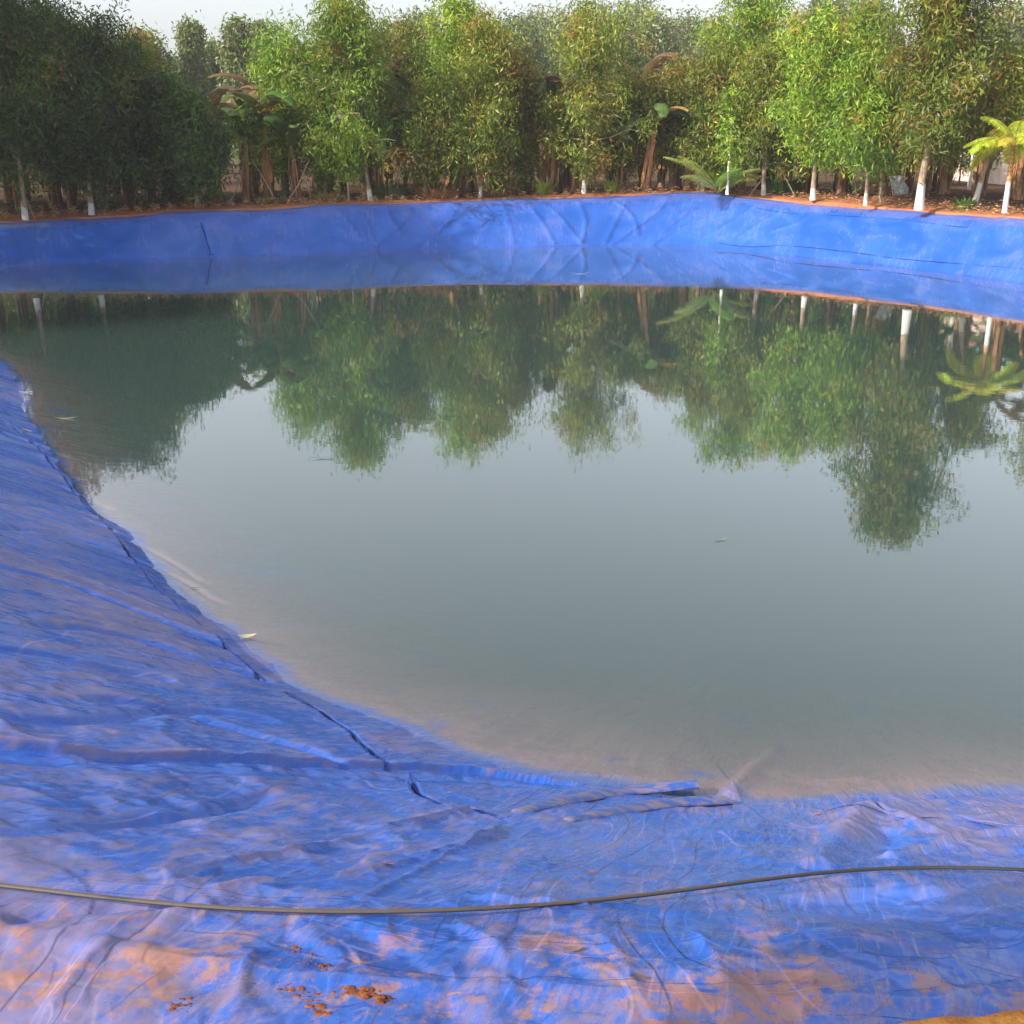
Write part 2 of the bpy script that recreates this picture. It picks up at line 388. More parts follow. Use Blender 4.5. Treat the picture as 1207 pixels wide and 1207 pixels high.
col = t.mix(clot, col, (.34, .11, .035))
# silt that has settled on the sheet under water
uw = t.n('ShaderNodeSeparateXYZ'); t.put(uw.inputs[0], pos)
sett = t.math('MULTIPLY', t.ramp(uw.outputs[2], -.008, -.05), t.ramp(t.noise(pos, 1.6, 5, .6), .28, .44))
col = t.mix(t.math('MULTIPLY', sett, .85), col, (.255, .16, .125))
rg = t.math('ADD', .24, t.math('MULTIPLY', film1, .2)); rg = t.math('ADD', rg, t.math('MULTIPLY', mm, .12)); rg = t.math('SUBTRACT', rg, t.math('MULTIPLY', nearm_0, .08))
def crink(sc_, dd):
    return t.math('ABSOLUTE', t.math('SUBTRACT', t.noise(pos, sc_, 3, .5, dd), .5))
hb = t.math('ADD', t.math('MULTIPLY', fine, .7), t.math('MULTIPLY', blot2, .5))
nearm_ = t.attr('nearm')
def vor(sc_, st, rt, w_):
    x_ = t.n('ShaderNodeTexVoronoi', feature='DISTANCE_TO_EDGE')
    wv = t.n('ShaderNodeVectorMath', operation='ADD'); nz = t.n('ShaderNodeTexNoise'); t.put(nz.inputs['Vector'], pos); nz.inputs['Scale'].default_value = 2.2
    sc2 = t.n('ShaderNodeVectorMath', operation='SCALE'); t.put(sc2.inputs[0], nz.outputs['Color']); sc2.inputs['Scale'].default_value = w_
    t.put(wv.inputs[0], pos); t.put(wv.inputs[1], sc2.outputs[0])
    t.put(x_.inputs['Vector'], t.mapping(wv.outputs[0], st, rt)); t.put(x_.inputs['Scale'], sc_); return x_.outputs['Distance']
va = vor(2.6, (1, .45, 1), (0, 0, .7), .25); vb = vor(6.5, (1, .4, 1), (0, 0, -.5), .12)
cr = t.math('ADD', t.math('MULTIPLY', t.ramp(va, 0, .20), 2.0), t.math('MULTIPLY', t.ramp(vb, 0, .15), .8))
dl = t.math('MULTIPLY', t.math('MAXIMUM', t.ramp(va, 0, .018, 1, 0), t.math('MULTIPLY', t.ramp(vb, 0, .02, 1, 0), .6)), t.math('MULTIPLY', nearm_, t.ramp(patch, .4, .6, .0, .35)))
col = t.mix(dl, col, (.50, .36, .34))
hb = t.math('ADD', hb, t.math('MULTIPLY', cr, nearm_))
nl = t.attr('nearl')
def pleats(vec, sc_, levels, wd, dist_=.6, det=2):
    n_ = t.noise(vec, sc_, det, .5, dist_); tot = None; lines = None
    for i_, lv in enumerate(levels):
        st_ = t.ramp(n_, lv - wd, lv + wd, 0, 1 if i_ % 2 else -1)
        ln_ = t.ramp(t.math('ABSOLUTE', t.math('SUBTRACT', n_, lv)), 0, wd * 1.6, 1, 0)
        tot = st_ if tot is None else t.math('ADD', tot, st_); lines = ln_ if lines is None else t.math('MAXIMUM', lines, ln_)
    return tot, lines
uvm = t.mapping(uvn, (1.9, .42, 1), (0, 0, .12))
p1, l1 = pleats(uvm, 1.3, (.36, .44, .50, .57, .65), .0045, .12, 1)
p2, l2 = pleats(t.mapping(uvn, (5.5, .9, 1), (0, 0, -.08)), 1.2, (.40, .47, .53, .60), .010, .15, 2)
p3, l3 = pleats(t.mapping(pos, (.55, 2.1, 1), (0, 0, -.5)), 1.7, (.40, .47, .54, .61), .005, .12, 1)
uwz = t.n('ShaderNodeSeparateXYZ'); t.put(uwz.inputs[0], pos); nl = t.math('MULTIPLY', nl, t.ramp(uwz.outputs[2], -.08, 0))
hb = t.math('ADD', hb, t.math('MULTIPLY', t.math('ADD', t.math('MULTIPLY', p1, .7), t.math('MULTIPLY', p2, .4)), nl))
hb = t.math('ADD', hb, t.math('MULTIPLY', t.math('MULTIPLY', p3, .5), nearm_))
lines = t.math('MAXIMUM', t.math('MULTIPLY', t.math('MAXIMUM', l1, t.math('MULTIPLY', l2, .5)), t.math('MULTIPLY', nl, .2)), t.math('MULTIPLY', t.math('MULTIPLY', l3, nearm_), .15))
lines = t.math('MULTIPLY', lines, t.ramp(blot, .42, .58))
col = t.mix(lines, col, (.36, .25, .27))
grit = t.math('MULTIPLY', t.ramp(t.noise(pos, 130, 3, .7), .62, .70), t.math('MULTIPLY', nl, .45)); col = t.mix(grit, col, (.13, .08, .08))
nb = t.bump(hb, .5, .008)
M['liner'] = t.done(t.bsdf(col, rg, .5, nb))
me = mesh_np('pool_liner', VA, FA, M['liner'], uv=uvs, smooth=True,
    attrs={'nearl': pad(sstep(13, 6, dist)), 'nearm': pad(sstep(3.6, 2.7, y) * sstep(-1.4, -.5, x) * (.35 + .65 * sstep(.3, .05, u))), 'clean_shade': pad(clean_shade), 'mud': pad(mud), 'hgt': pad(Hh), 'far': pad(far), 'rimd': pad(sstep(.22, -.05, u))})
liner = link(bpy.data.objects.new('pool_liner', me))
tag(liner, 'large blue plastic sheet lining the banks of the pond, smeared with silt', 'pond liner')
_g = P[np.concatenate([np.arange(0, NS - 2, 3), [0]])][:, ::2]; _n, _m = _g.shape[:2]
BV1 = BVHTree.FromPolygons([tuple(q) for q in _g.reshape(-1, 3)], [(i * _m + j, i * _m + j + 1, (i + 1) * _m + j + 1, (i + 1) * _m + j) for i in range(_n - 1) for j in range(_m - 1)])
def onliner(px, py):
    r = ray(px, py); h = BV1.ray_cast(CAMP, r)
    if h[0] is None: return CAMP + r * ((1.13 - CAM_H) / r.z), Vector((0, 0, 1))
    return h[0], h[1]

# rolled ends of the overlapping sheet at the corner
def rolled(pts, rads, name):
    q = [onliner(*p)[0] for p in pts]; q = [k if k.z > .03 else CAMP + ray(*p) * ((.03 - CAM_H) / ray(*p).z) for k, p in zip(q, pts)]; b = MB()
    q = [Vector(k) for k in crv([list(k) for k in q], 28, False)]; r = np.interp(np.linspace(0, 1, 28), np.linspace(0, 1, len(rads)), rads)
    n = 20; i0 = 0
    r2 = [a * (1 + .05 * math.sin(k * .9)) for k, a in enumerate(r)]; q = [k - Vector((0, 0, .006)) for k in q]; q[0].z -= .05; q[1].z -= .02
    b.tube([p + Vector((0, 0, a * .25)) for p, a in zip(q, r2)], r2, n, False, .32)
    # inner wall, so that the open end shows a hollow roll
    b.tube([p + Vector((0, 0, a * .25)) for p, a in zip(q[-8:], r2[-8:])], [a * .82 for a in r2[-8:]], n, True, .28)
    return b.build(name, M['liner_fold'], liner)
t = NT('silted_fold')
n1 = t.noise(t.mapping(t.obj, (1, 3, 3)), 9, 6, .65); c = t.mix(t.ramp(n1, .43, .57), (.025, .08, .33), (.17, .14, .20))
M['liner_fold'] = t.done(t.bsdf(c, .42, .5, t.bump(t.noise(t.obj, 40, 5, .6), .4, .006)))
M['seam_shade'] = plain_mat('dark_seam_shade', (.006, .02, .13), (.012, .035, .20), 6, .7, .3)  # dark blue strips that paint the shadow in the sheet's gaps
SRS = np.random.RandomState(3)
def seam_shade(pts, r, gaps=0):
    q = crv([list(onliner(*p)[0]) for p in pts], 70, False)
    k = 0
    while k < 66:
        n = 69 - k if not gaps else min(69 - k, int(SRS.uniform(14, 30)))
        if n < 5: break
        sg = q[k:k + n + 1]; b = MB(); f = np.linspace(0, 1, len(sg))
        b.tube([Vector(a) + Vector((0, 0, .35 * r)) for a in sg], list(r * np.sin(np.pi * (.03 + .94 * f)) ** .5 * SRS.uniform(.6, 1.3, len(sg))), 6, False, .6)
        b.build('seam_shade', M['seam_shade'], liner); k += n + (int(SRS.uniform(1, 6)) if gaps else 99)
seam_shade([(880,243),(920,250),(960,253),(1020,256),(1080,261),(1140,268),(1215,266)], .011, 1)
seam_shade([(845,286),(880,291),(930,290),(1000,297),(1060,305),(1130,311),(1215,318)], .014, 1)
seam_shade([(237,262),(240,272),(243,282),(249,301)], .02)
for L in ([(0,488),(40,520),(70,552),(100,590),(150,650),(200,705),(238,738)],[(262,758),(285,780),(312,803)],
          [(335,815),(365,832),(400,855),(440,888),(465,903)]): seam_shade(L, .008, 0)
seam_shade([(483,912),(488,928),(497,938),(520,948),(560,955),(595,965)], .006)
seam_shade([(975,955),(1012,949),(1040,958),(1065,965),(1100,964),(1150,970),(1205,982)], .0035, 1)
seam_shade([(605,1066),(640,1069),(672,1076)], .003)
rolled([(600,960),(660,946),(735,934),(820,925)], [.02,.04,.048,.048], 'rolled_fold')
rolled([(660,968),(720,958),(790,948),(858,944)], [.015,.036,.045,.040], 'rolled_fold')

# ------------------------------------------------------------ ground
rimC = np.c_[RM[:, :2], RM[:, 2]][::8]
def gz(px_, py_):
    d = (rimC[:, 0] - px_) ** 2 + (rimC[:, 1] - py_) ** 2
    w = 1 / (d + .3) ** 2; z = (w * rimC[:, 2]).sum() / w.sum(); dm = math.sqrt(d.min())
    k = min(1, dm / 25); z = z * (1 - k) + 1.2 * k
    z += .22 * math.exp(-((px_ - 11.2) / 2.2) ** 2 - ((py_ - 31.0) / 1.6) ** 2)
    return z
sub = np.unique(np.concatenate([np.where(dist.reshape(NS, NU)[:, 45] < 5)[0][::2], np.arange(0, NS, 6)]))
GW, GO = RM[sub], outd[sub]
# near the right-hand corner of the view the soil is heaped over the edge of the sheet
ins = .42 + .05 * fbm(sarc[sub] * 3, sarc[sub] * 0, 77) * 2
ins -= .48 * sstep(3.0, 1.4, np.hypot(GW[:, 1] - 1.8, 0)) * 0
gx = GW[:, 0]; nearm = (GW[:, 1] < 2.6) & (gx > -3) & (gx < 5)
nv = np.where(nearm, .14 + .3 * sstep(-.2, -.8, gx) - .075 * sstep(.45, 1.15, gx) + .10 * sstep(.6, -.2, gx) + .012 * (fbm(gx * 12, gx * 0, 5) - .5) * 2, .10 + .22 * fbm(sarc[sub] * 1.3, 0 * sarc[sub], 78))
rows = []; ns = len(sub)
def grow(off_, dz, amp):
    p = GW + GO * off_[:, None]; z = np.array([gz(a, b) for a, b in p[:, :2]])
    return np.c_[p[:, 0], p[:, 1], z + dz + amp * (fbm(p[:, 0] * 3, p[:, 1] * 3, 81, 5) - .5) * 2]
rows.append(grow(nv, -.10, 0)); rows.append(grow(nv + .004, -.012, 0))
for o_, dz, am in ((.02, .008, .006), (.05, .015, .010), (.10, .022, .014), (.16, .03, .02), (.25, .04, .025), (.4, .06, .035), (.6, .05, .04), (.9, .05, .05), (1.3, .06, .06), (1.8, .06, .06), (2.5, .06, .06), (3.5, .05, .07), (5, .05, .07), (7.5, .03, .07), (12, 0, .08), (20, 0, .1)):
    rows.append(grow(nv + o_, dz, am))
cxy = np.array([1.5, 17.])
for r in (45, 70, 120, 250, 700, 1800):
    dr = (GW[:, :2] - cxy); dr /= np.linalg.norm(dr, axis=1)[:, None]
    rows.append(np.c_[cxy + dr * r, np.full(ns, 1.15)])
GV = np.stack(rows, 1); nr = GV.shape[1]; gi = np.arange(ns * nr).reshape(ns, nr); gn = np.roll(gi, -1, 0)
GF = np.stack([gi[:, :-1], gi[:, 1:], gn[:, 1:], gn[:, :-1]], -1).reshape(-1, 4)
t = NT('red_soil'); pos = t.pos
n1 = t.noise(pos, 1.3, 6, .6); n2 = t.noise(pos, 28, 6, .7); n3 = t.noise(pos, .35, 3)
c = t.mix(t.ramp(n1, .35, .65), (.40, .155, .07), (.29, .11, .055)); c = t.mix(t.math('MULTIPLY', t.ramp(n2, .5, .7), .6), c, (.50, .30, .17))
c = t.mix(t.math('MULTIPLY', t.ramp(n3, .5, .7), .5), c, (.30, .2, .1))
sy = t.n('ShaderNodeSeparateXYZ'); t.put(sy.inputs[0], pos)
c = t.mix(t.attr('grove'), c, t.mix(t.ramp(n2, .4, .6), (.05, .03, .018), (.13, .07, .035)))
c = t.mix(t.ramp(sy.outputs[1], 6, 3), c, t.mix(t.ramp(n2, .35, .65), (.62, .28, .07), (.45, .17, .04)))
M['soil'] = t.done(t.bsdf(c, .95, .1, t.bump(n2, .8, .03)))
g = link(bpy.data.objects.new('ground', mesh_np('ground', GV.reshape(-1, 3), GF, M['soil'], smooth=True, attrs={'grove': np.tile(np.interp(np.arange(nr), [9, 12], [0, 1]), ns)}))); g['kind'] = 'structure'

# ------------------------------------------------------------ water
Wc = (W + outd * np.where(dist.reshape(NS, NU)[:, 45] < 9, .35, .6)[:, None])[::10]
nw = len(Wc); V = np.vstack([Wc, Wc + [0, 0, -1.35]]); 
me = bpy.data.meshes.new('water')
me.from_pydata([tuple(q) for q in V], [], [tuple(range(nw)), tuple(range(2 * nw - 1, nw - 1, -1))] + [(nw + i, nw + (i + 1) % nw, (i + 1) % nw, i) for i in range(nw)])
t = NT('pond_water'); pos = t.pos
rip = t.math('ADD', t.noise(t.mapping(pos, (1, 1, 1)), 2.2, 3, .55), t.math('MULTIPLY', t.noise(t.mapping(pos, (1, 1.6, 1)), 11, 2, .5), .22))
calm = t.ramp(t.noise(pos, .25, 2), .35, .65, .5, 1.0)
nb = t.bump(rip, t.math('MULTIPLY', calm, .038), .02)
gg = t.n('ShaderNodeNewGeometry'); dt = t.n('ShaderNodeVectorMath', operation='DOT_PRODUCT'); t.put(dt.inputs[0], gg.outputs['Incoming']); t.put(dt.inputs[1], nb)
fr1 = t.math('POWER', t.math('SUBTRACT', 1, t.math('ABSOLUTE', dt.outputs['Value'])), 3.4)
fres = t.math('ADD', .055, t.math('MULTIPLY', fr1, .94))
gl = t.n('ShaderNodeBsdfGlossy'); gl.inputs['Roughness'].default_value = .012; t.put(gl.inputs['Normal'], nb); gl.inputs[0].default_value = (1, 1, 1, 1)
tr = t.n('ShaderNodeBsdfTransparent')
mx = t.n('ShaderNodeMixShader'); t.put(mx.inputs[0], fres); t.put(mx.inputs[1], tr.outputs[0]); t.put(mx.inputs[2], gl.outputs[0])
vs = t.n('ShaderNodeVolumePrincipled'); vs.inputs['Color'].default_value = (.12, .195, .18, 1); vs.inputs['Density'].default_value = 1.3
M['water'] = t.done(mx.outputs[0], vs.outputs[0]); me.materials.append(M['water'])
wo = link(bpy.data.objects.new('water', me)); wo['kind'] = 'structure'

# ------------------------------------------------------------ hose
hp = [(-60,1044),(0,1049),(60,1056),(120,1066),(200,1077),(300,1085),(420,1088),(560,1086),(700,1075),(800,1058),(860,1047),(930,1036),(1000,1028),(1060,1025),(1130,1025),(1207,1028),(1290,1036)]
q = []
hp = [list(k) for k in crv(hp, 60, False)]
for p in hp:
    h, n = onliner(*p); q.append(h + Vector((0, 0, .012)))
q = np.array([list(k) for k in q]); zs = q[:, 2].copy()
for _ in range(12): zs[1:-1] = (zs[:-2] + zs[1:-1] * 2 + zs[2:]) / 4
sfz = q[:, 2].copy()
for _ in range(60):
    for c_ in (0, 1, 2): q[1:-1, c_] = (q[:-2, c_] + q[1:-1, c_] * 2 + q[2:, c_]) / 4
q[:, 2] += np.percentile(sfz - q[:, 2], 72) ; q = crv(q, 180, False)
hose = MB(); hose.tube([Vector(k) for k in q], .0062, 12, True, .75)
t = NT('dusty_rubber'); n = t.noise(t.obj, 5, 4, .6); n2 = t.noise(t.obj, 60, 3)
sx = t.n('ShaderNodeSeparateXYZ'); t.put(sx.inputs[0], t.obj)
f = t.math('MULTIPLY', t.ramp(sx.outputs[0], 1.0, .35), t.ramp(n, .25, .5)); gn_ = t.n('ShaderNodeNewGeometry'); sn = t.n('ShaderNodeSeparateXYZ'); t.put(sn.inputs[0], gn_.outputs['Normal'])
f = t.math('MULTIPLY', f, t.ramp(sn.outputs[2], -.1, .5))
M['hose'] = t.done(t.bsdf(t.mix(f, (.035, .034, .032), t.mix(n2, (.065, .052, .043), (.12, .092, .07))), .6, .4, t.bump(n2, .3, .002)))
ho = hose.build('rubber_hose', M['hose']); tag(ho, 'long thin black hose dusted tan, lying across the blue sheet in the foreground', 'hose')

# ------------------------------------------------------------ trees
GREENS = dict(
 fresh=[((.15,.26,.018),5),((.23,.31,.022),3),((.09,.17,.016),4),((.25,.22,.03),.9),((.26,.11,.03),.3)],
 olive=[((.12,.17,.018),4),((.18,.21,.022),4),((.07,.12,.014),3),((.24,.17,.035),1.2),((.27,.11,.03),.7)],
 dark=[((.05,.10,.018),5),((.075,.13,.022),3),((.03,.065,.014),4),((.13,.10,.025),.6)],
 brown=[((.14,.16,.02),3),((.19,.18,.03),3),((.28,.13,.04),1.5),((.10,.13,.018),2)],
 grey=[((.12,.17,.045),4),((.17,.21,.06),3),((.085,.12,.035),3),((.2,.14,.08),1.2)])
def leaves(rs, centers, n_per, sig, L, Wd, pal, droop=.8):
    cols = np.array([c for c, _ in pal]); pr = np.array([p for _, p in pal], float); pr /= pr.sum()
    nc = len(centers); N = nc * n_per
    cc = np.repeat(centers, n_per, 0) + rs.normal(0, 1, (N, 3)) * sig * np.array([1, 1, 1.15])
    cl = cols[rs.choice(len(cols), nc, p=pr)]; cl = np.repeat(cl, n_per, 0)
    ind = cols[rs.choice(len(cols), N, p=pr)]; w = rs.uniform(0, .55, (N, 1)); tint = cl * (1 - w) + ind * w
    tint *= rs.uniform(.85, 1.45, (N, 1))
    d = rs.normal(0, 1, (N, 3)); d /= np.linalg.norm(d, axis=1)[:, None]; d[:, 2] -= droop; d /= np.linalg.norm(d, axis=1)[:, None]
    sd = np.cross(d, rs.normal(0, 1, (N, 3))); sd /= np.linalg.norm(sd, axis=1)[:, None] + 1e-9
    l = L * rs.uniform(.6, 1.3, (N, 1)); w = Wd * rs.uniform(.7, 1.25, (N, 1))
    v = np.stack([cc, cc + d * l * .45 + sd * w * .5, cc + d * l, cc + d * l * .45 - sd * w * .5], 1).reshape(-1, 3)
    return v, np.arange(N * 4).reshape(-1, 4), np.repeat(tint, 4, 0)
def grow_tree(seed, H, zb, Rr, pal='fresh', limbs=40, per=4, nl=66, L=.17, Wd=.040, sig=.17, lean=(0, 0), tr=.07, forks=1, shape='oval', droop=.8, wood=True, rough=1.0):
    rs = np.random.RandomState(seed); b = MB(); cent = []
    stems = []
    for k in range(forks):
        a = rs.uniform(0, 6.28); sp = .0 if forks == 1 else .22 * Rr
        pts = []; n = 9
        for i in range(n):
            f = i / (n - 1); wob = .05 * Rr
            pts.append(np.array([lean[0] * f + sp * math.cos(a) * f + rs.normal(0, wob) * (f > .1) * f, lean[1] * f + sp * math.sin(a) * f + rs.normal(0, wob) * (f > .1) * f, f * H * .93]))
        r = [tr * (1 - .85 * i / (n - 1)) * (1.25 if i == 0 else 1) / (forks ** .4) for i in range(n)]
        b.tube(pts, r, 8); stems.append(np.array(pts))
    ph = rs.uniform(0, 6.28, 4)
    for i in range(limbs):
        st = stems[i % forks]; f = (i + .5 * rs.rand()) / limbs; h = zb * .8 + (H * .95 - zb * .8) * f ** .9
        k = h / (H * .93) * (len(st) - 1); k = min(k, len(st) - 1.001); p0 = st[int(k)] * (1 - k % 1) + st[int(k) + 1] * (k % 1)
        az = i * 2.399 + rs.normal(0, .5)
        hf = (h - zb * .8) / (H - zb * .8)
        if shape == 'oval': pr = math.sin(math.pi * min(1, (.12 + .88 * hf)) ** .9) ** .6 * (1 - .25 * hf)
        elif shape == 'column': pr = (1 - hf) ** .35 * min(1, .5 + hf * 3)
        elif shape == 'dome': pr = (1 - hf ** 2.5) ** .6
        elif shape == 'open': pr = .55 + .5 * math.sin(2.6 * hf)
        pr = max(pr, .15) * (1 + .42 * rough * math.sin(2 * az + ph[0]) * math.sin(6 * hf + ph[1]) + .25 * math.sin(az + ph[2]) * math.sin(9 * hf + ph[3])) * rs.uniform(.45, 1.3)
        ln = Rr * min(pr, 1.2); up = rs.uniform(.25, .8) * (1.6 if shape == 'column' else 1)
        m = 5; pts = [p0]
        for j in range(1, m + 1):
            g = j / m; pts.append(p0 + np.array([math.cos(az), math.sin(az), 0]) * ln * g + np.array([0, 0, ln * (up * g - .55 * up * g * g - .12 * g * g)]) + rs.normal(0, .03 * ln, 3))
        if wood: b.tube(pts, [tr * .30 * (1 - .8 * j / m) for j in range(m + 1)], 4, False)
        for j in range(per):
            g = rs.uniform(.25, 1.05); q = p0 * (1 - g) + pts[-1] * g if False else pts[min(int(g * m), m)]
            c = q + rs.normal(0, 1, 3) * np.array([.16, .16, .14]) * Rr * (.8 if shape == 'column' else 1.0) * .9
            cent.append(c)
            if wood and j % 2 == 0: b.tube([q, (q + c) / 2 + np.array([0, 0, .03]), c], [tr * .10, tr * .07, tr * .03], 3, False)
    v, f, ti = leaves(rs, np.array(cent), nl, sig, L, Wd, GREENS[pal], droop)
    return b, v, f, ti
def tree(name, loc, label, cat='tree', group=None, bark='bark', lmat='leaf', **kw):
    b, v, f, ti = grow_tree(**kw)
    root = empty(name, loc); tag(root, label, cat, group)
    b.build('trunk', M[bark], root)
    link(bpy.data.objects.new('crown', mesh_np('crown', v, f, M[lmat], tint=ti)), root)
    return root
def ground_at(px, d):
    z = 1.15
    for _ in range(3): z = gz(xat(px, d, z), d) + .05
    return Vector((xat(px, d, z), d, z))
def near_tree(px, d, top, bot, hw, label, seed, lean_px=0, **kw):
    p = ground_at(px, d); Ht = zat(top, d) - p.z; zb = max(.5, zat(bot, d) - p.z); Rr = hw / FPX * zcam(d, 3.5) * 1.42
    kw.setdefault('limbs', int(26 + 4.5 * Ht)); 
    return tree('young_tree', p, label, 'tree', 'slender trees along the far bank', seed=seed, H=Ht, zb=zb, Rr=Rr, lean=(lean_px / FPX * d, 0), **kw)
NTREES = [
 # px, dist, top, bot, halfwidth, label, lean, kw
 (30,27.8,-60,195,50,'tall dark green tree at the far left with a thin white-based trunk',8,dict(pal='dark',bark='bark_w',per=5)),
 (108,28.9,16,205,52,'dark bushy tree second from the left, thin trunk reaching the blue sheet',6,dict(pal='dark',bark='bark_w',per=5)),
 (178,33.5,45,200,38,'olive tree with rounded top standing left of the pale far columns',0,dict(pal='olive',bark='bark_d')),
 (150,30.6,60,208,44,'dark leafy tree between the second tree and the low dark one',-4,dict(pal='dark',bark='bark_d',per=5)),
 (72,31.5,0,205,46,'dark tree filling the gap between the two white-footed left trees',4,dict(pal='dark',bark='bark_d',per=5)),
 (205,31.2,95,215,40,'low dark tree beneath the banana leaves, thin pale stem',0,dict(pal='dark',bark='bark_d')),
 (233,30.3,110,215,34,'slim dark sapling on the left part of the far bank',0,dict(pal='dark',bark='bark')),
 (335,33.5,40,205,44,'bright leafy tree with a broad crown right of the gap of sky',6,dict(pal='fresh',bark='bark')),
 (383,33.4,32,200,46,'bright green tree whose trunk splits low beside the red soil',10,dict(pal='fresh',bark='bark',forks=2,tr=.08)),
 (437,32.4,-8,185,62,'bushy bright tree on two stems with one white base',-12,dict(pal='fresh',bark='bark_w',forks=2,tr=.085,per=5)),
 (478,35.5,26,180,40,'reddish thin-topped tree rising behind the two-stemmed tree',0,dict(pal='brown',bark='bark_d')),
 (500,32.9,105,205,34,'small leaning tree with white base left of the dry heap',14,dict(pal='olive',bark='bark_w',tr=.055)),
 (540,34.6,-15,185,40,'tall bright tree with a rough brown trunk behind the bank',0,dict(pal='fresh',bark='bark',tr=.10)),
 (566,33.0,18,200,36,'slim tree with a long pale stem and a white foot, leaning right',12,dict(pal='olive',bark='bark_w',tr=.05)),
 (614,34.6,60,195,40,'brownish tree with a leaning dark trunk left of centre',-12,dict(pal='brown',bark='bark_d',tr=.09)),
 (688,33.6,12,190,48,'thin-topped tree with short white foot in the middle of the bank',4,dict(pal='olive',bark='bark_w',tr=.065,shape='open')),
 (735,35.5,95,190,34,'low olive tree behind the banana clump in the middle',0,dict(pal='olive',bark='bark_d')),
 (790,35.5,78,185,44,'reddish-brown topped tree above the pond corner',6,dict(pal='brown',bark='bark')),
 (828,33.9,70,190,38,'short tree with a pinkish trunk beside the young coconut',4,dict(pal='olive',bark='bark',tr=.06)),
 (872,34.8,-25,175,52,'tall bright tree with yellow-green top right of the corner',0,dict(pal='fresh',bark='bark')),
 (900,32.6,55,185,40,'tree with a rough grey trunk standing on the red soil',2,dict(pal='olive',bark='bark_w',tr=.085,forks=2)),
 (958,30.7,15,180,52,'bright tree with crooked pale trunk and white foot',-6,dict(pal='fresh',bark='bark_w',tr=.07)),
 (1000,33.5,5,180,40,'leafy green tree with red-tinged twigs behind the crooked one',0,dict(pal='fresh',bark='bark_d')),
 (1020,28.9,60,185,38,'slim tree with a whitewashed foot left of the stone slab',-6,dict(pal='fresh',bark='bark_w',tr=.05)),
 (1083,27.5,-92,175,50,'tallest tree on the right with a thick whitewashed trunk',6,dict(pal='olive',bark='bark_wh',tr=.10,per=6,limbs=64)),
 (1100,33,20,170,38,'dark green tree filling the space behind the tallest one',0,dict(pal='dark',bark='bark_d')),
 (1147,28.0,60,150,24,'leaning tree with whitewashed foot near the yellow palm',26,dict(pal='olive',bark='bark_wh',tr=.075,shape='open',limbs=26)),
 (1296,27,-10,95,34,'olive tree at the right edge above the yellow palm',0,dict(pal='olive',bark='bark_wh')),
]
for k, (px, d, tp, bt, hw, lab, ln, kw) in enumerate(NTREES):
    near_tree(px, d, tp, bt, hw, lab, 100 + k, ln, **kw)

# trees outside the view on the left whose shade lies on the banks
for k, (X, Y, Ht, Rr) in enumerate(((-16.8, 23.6, 10.5, 3), (-18.6, 20.5, 11, 3.2), (-17, 27.8, 9.8, 2.7), (-21.5, 25, 11.5, 3.4), (-14.8, 15.6, 5.5, 1.8), (-19.8, 31, 10, 3))):
    lab = ['dark tree just outside the left edge of the far bank','tall tree beside the left bank further back','dark tree behind the far left corner','tall broad tree well left of the far corner','small tree on the left bank','broad tree behind the left corner of the plot'][k]
    tree('young_tree', (X, Y, gz(X, Y)), lab, 'tree', 'trees beside the left bank', bark='bark_d', seed=200 + k, H=Ht, zb=1.6, Rr=Rr, pal='dark', limbs=84, per=7, nl=40, L=.26, Wd=.07, sig=.28)
tree('young_tree', (-3.02, -.20, 1.15), 'unseen bushy sapling added behind the viewer to cast a shadow', 'tree', bark='bark', seed=230, H=3.6, zb=3.3, Rr=.30, pal='olive', limbs=22, per=6, nl=60, L=.12, Wd=.05, sig=.07, tr=.03)  # added out of view so its crown shades the sheet at lower right

# second row: fills the depth of the grove
labs2 = ['mid green tree in the second row behind the bank', 'shaded tree deep in the grove', 'olive tree deeper in the grove']
proto2 = []
for k in range(4):
    proto2.append(tree('grove_tree', (0, 0, 0), labs2[k % 3], 'tree', 'trees in the grove behind the bank', bark='bark_d', lmat='leaf', seed=300 + k, H=6.2, zb=1.3, Rr=2.0, pal=('olive', 'dark', 'olive', 'fresh')[k], limbs=46, per=6, nl=30, L=.24, Wd=.055, sig=.24))
row2 = [(-30,40,60),(20,42,40),(75,44,70),(140,46,85),(345,42,55),(400,44,60),(455,43,40),(505,46,60),(560,42,60),(600,46,70),(650,43,95),(700,46,105),(760,44,110),(800,47,105),(850,42,60),(905,44,50),(945,47,70),(990,42,60),(1050,43,60),(1095,46,60),(1130,46,120),(1300,40,60)]
for k, (px, d, tp) in enumerate(row2):
    pr = proto2[k % 4]; o = pr if k < 4 else copy_tree(pr)
    p = Vector((xat(px, d), d, 1.15)); o.location = p; sc_ = (zat(tp, d) - 1.15) / 6.2
    o.scale = (sc_, sc_, sc_); o.rotation_euler = (0, 0, k * 1.7)
    o['label'] = labs2[(k % 4) % 3]; o['group'] = ['mid green trees in the second row', 'shaded trees in the grove', 'olive trees in the grove'][(k % 4) % 3]
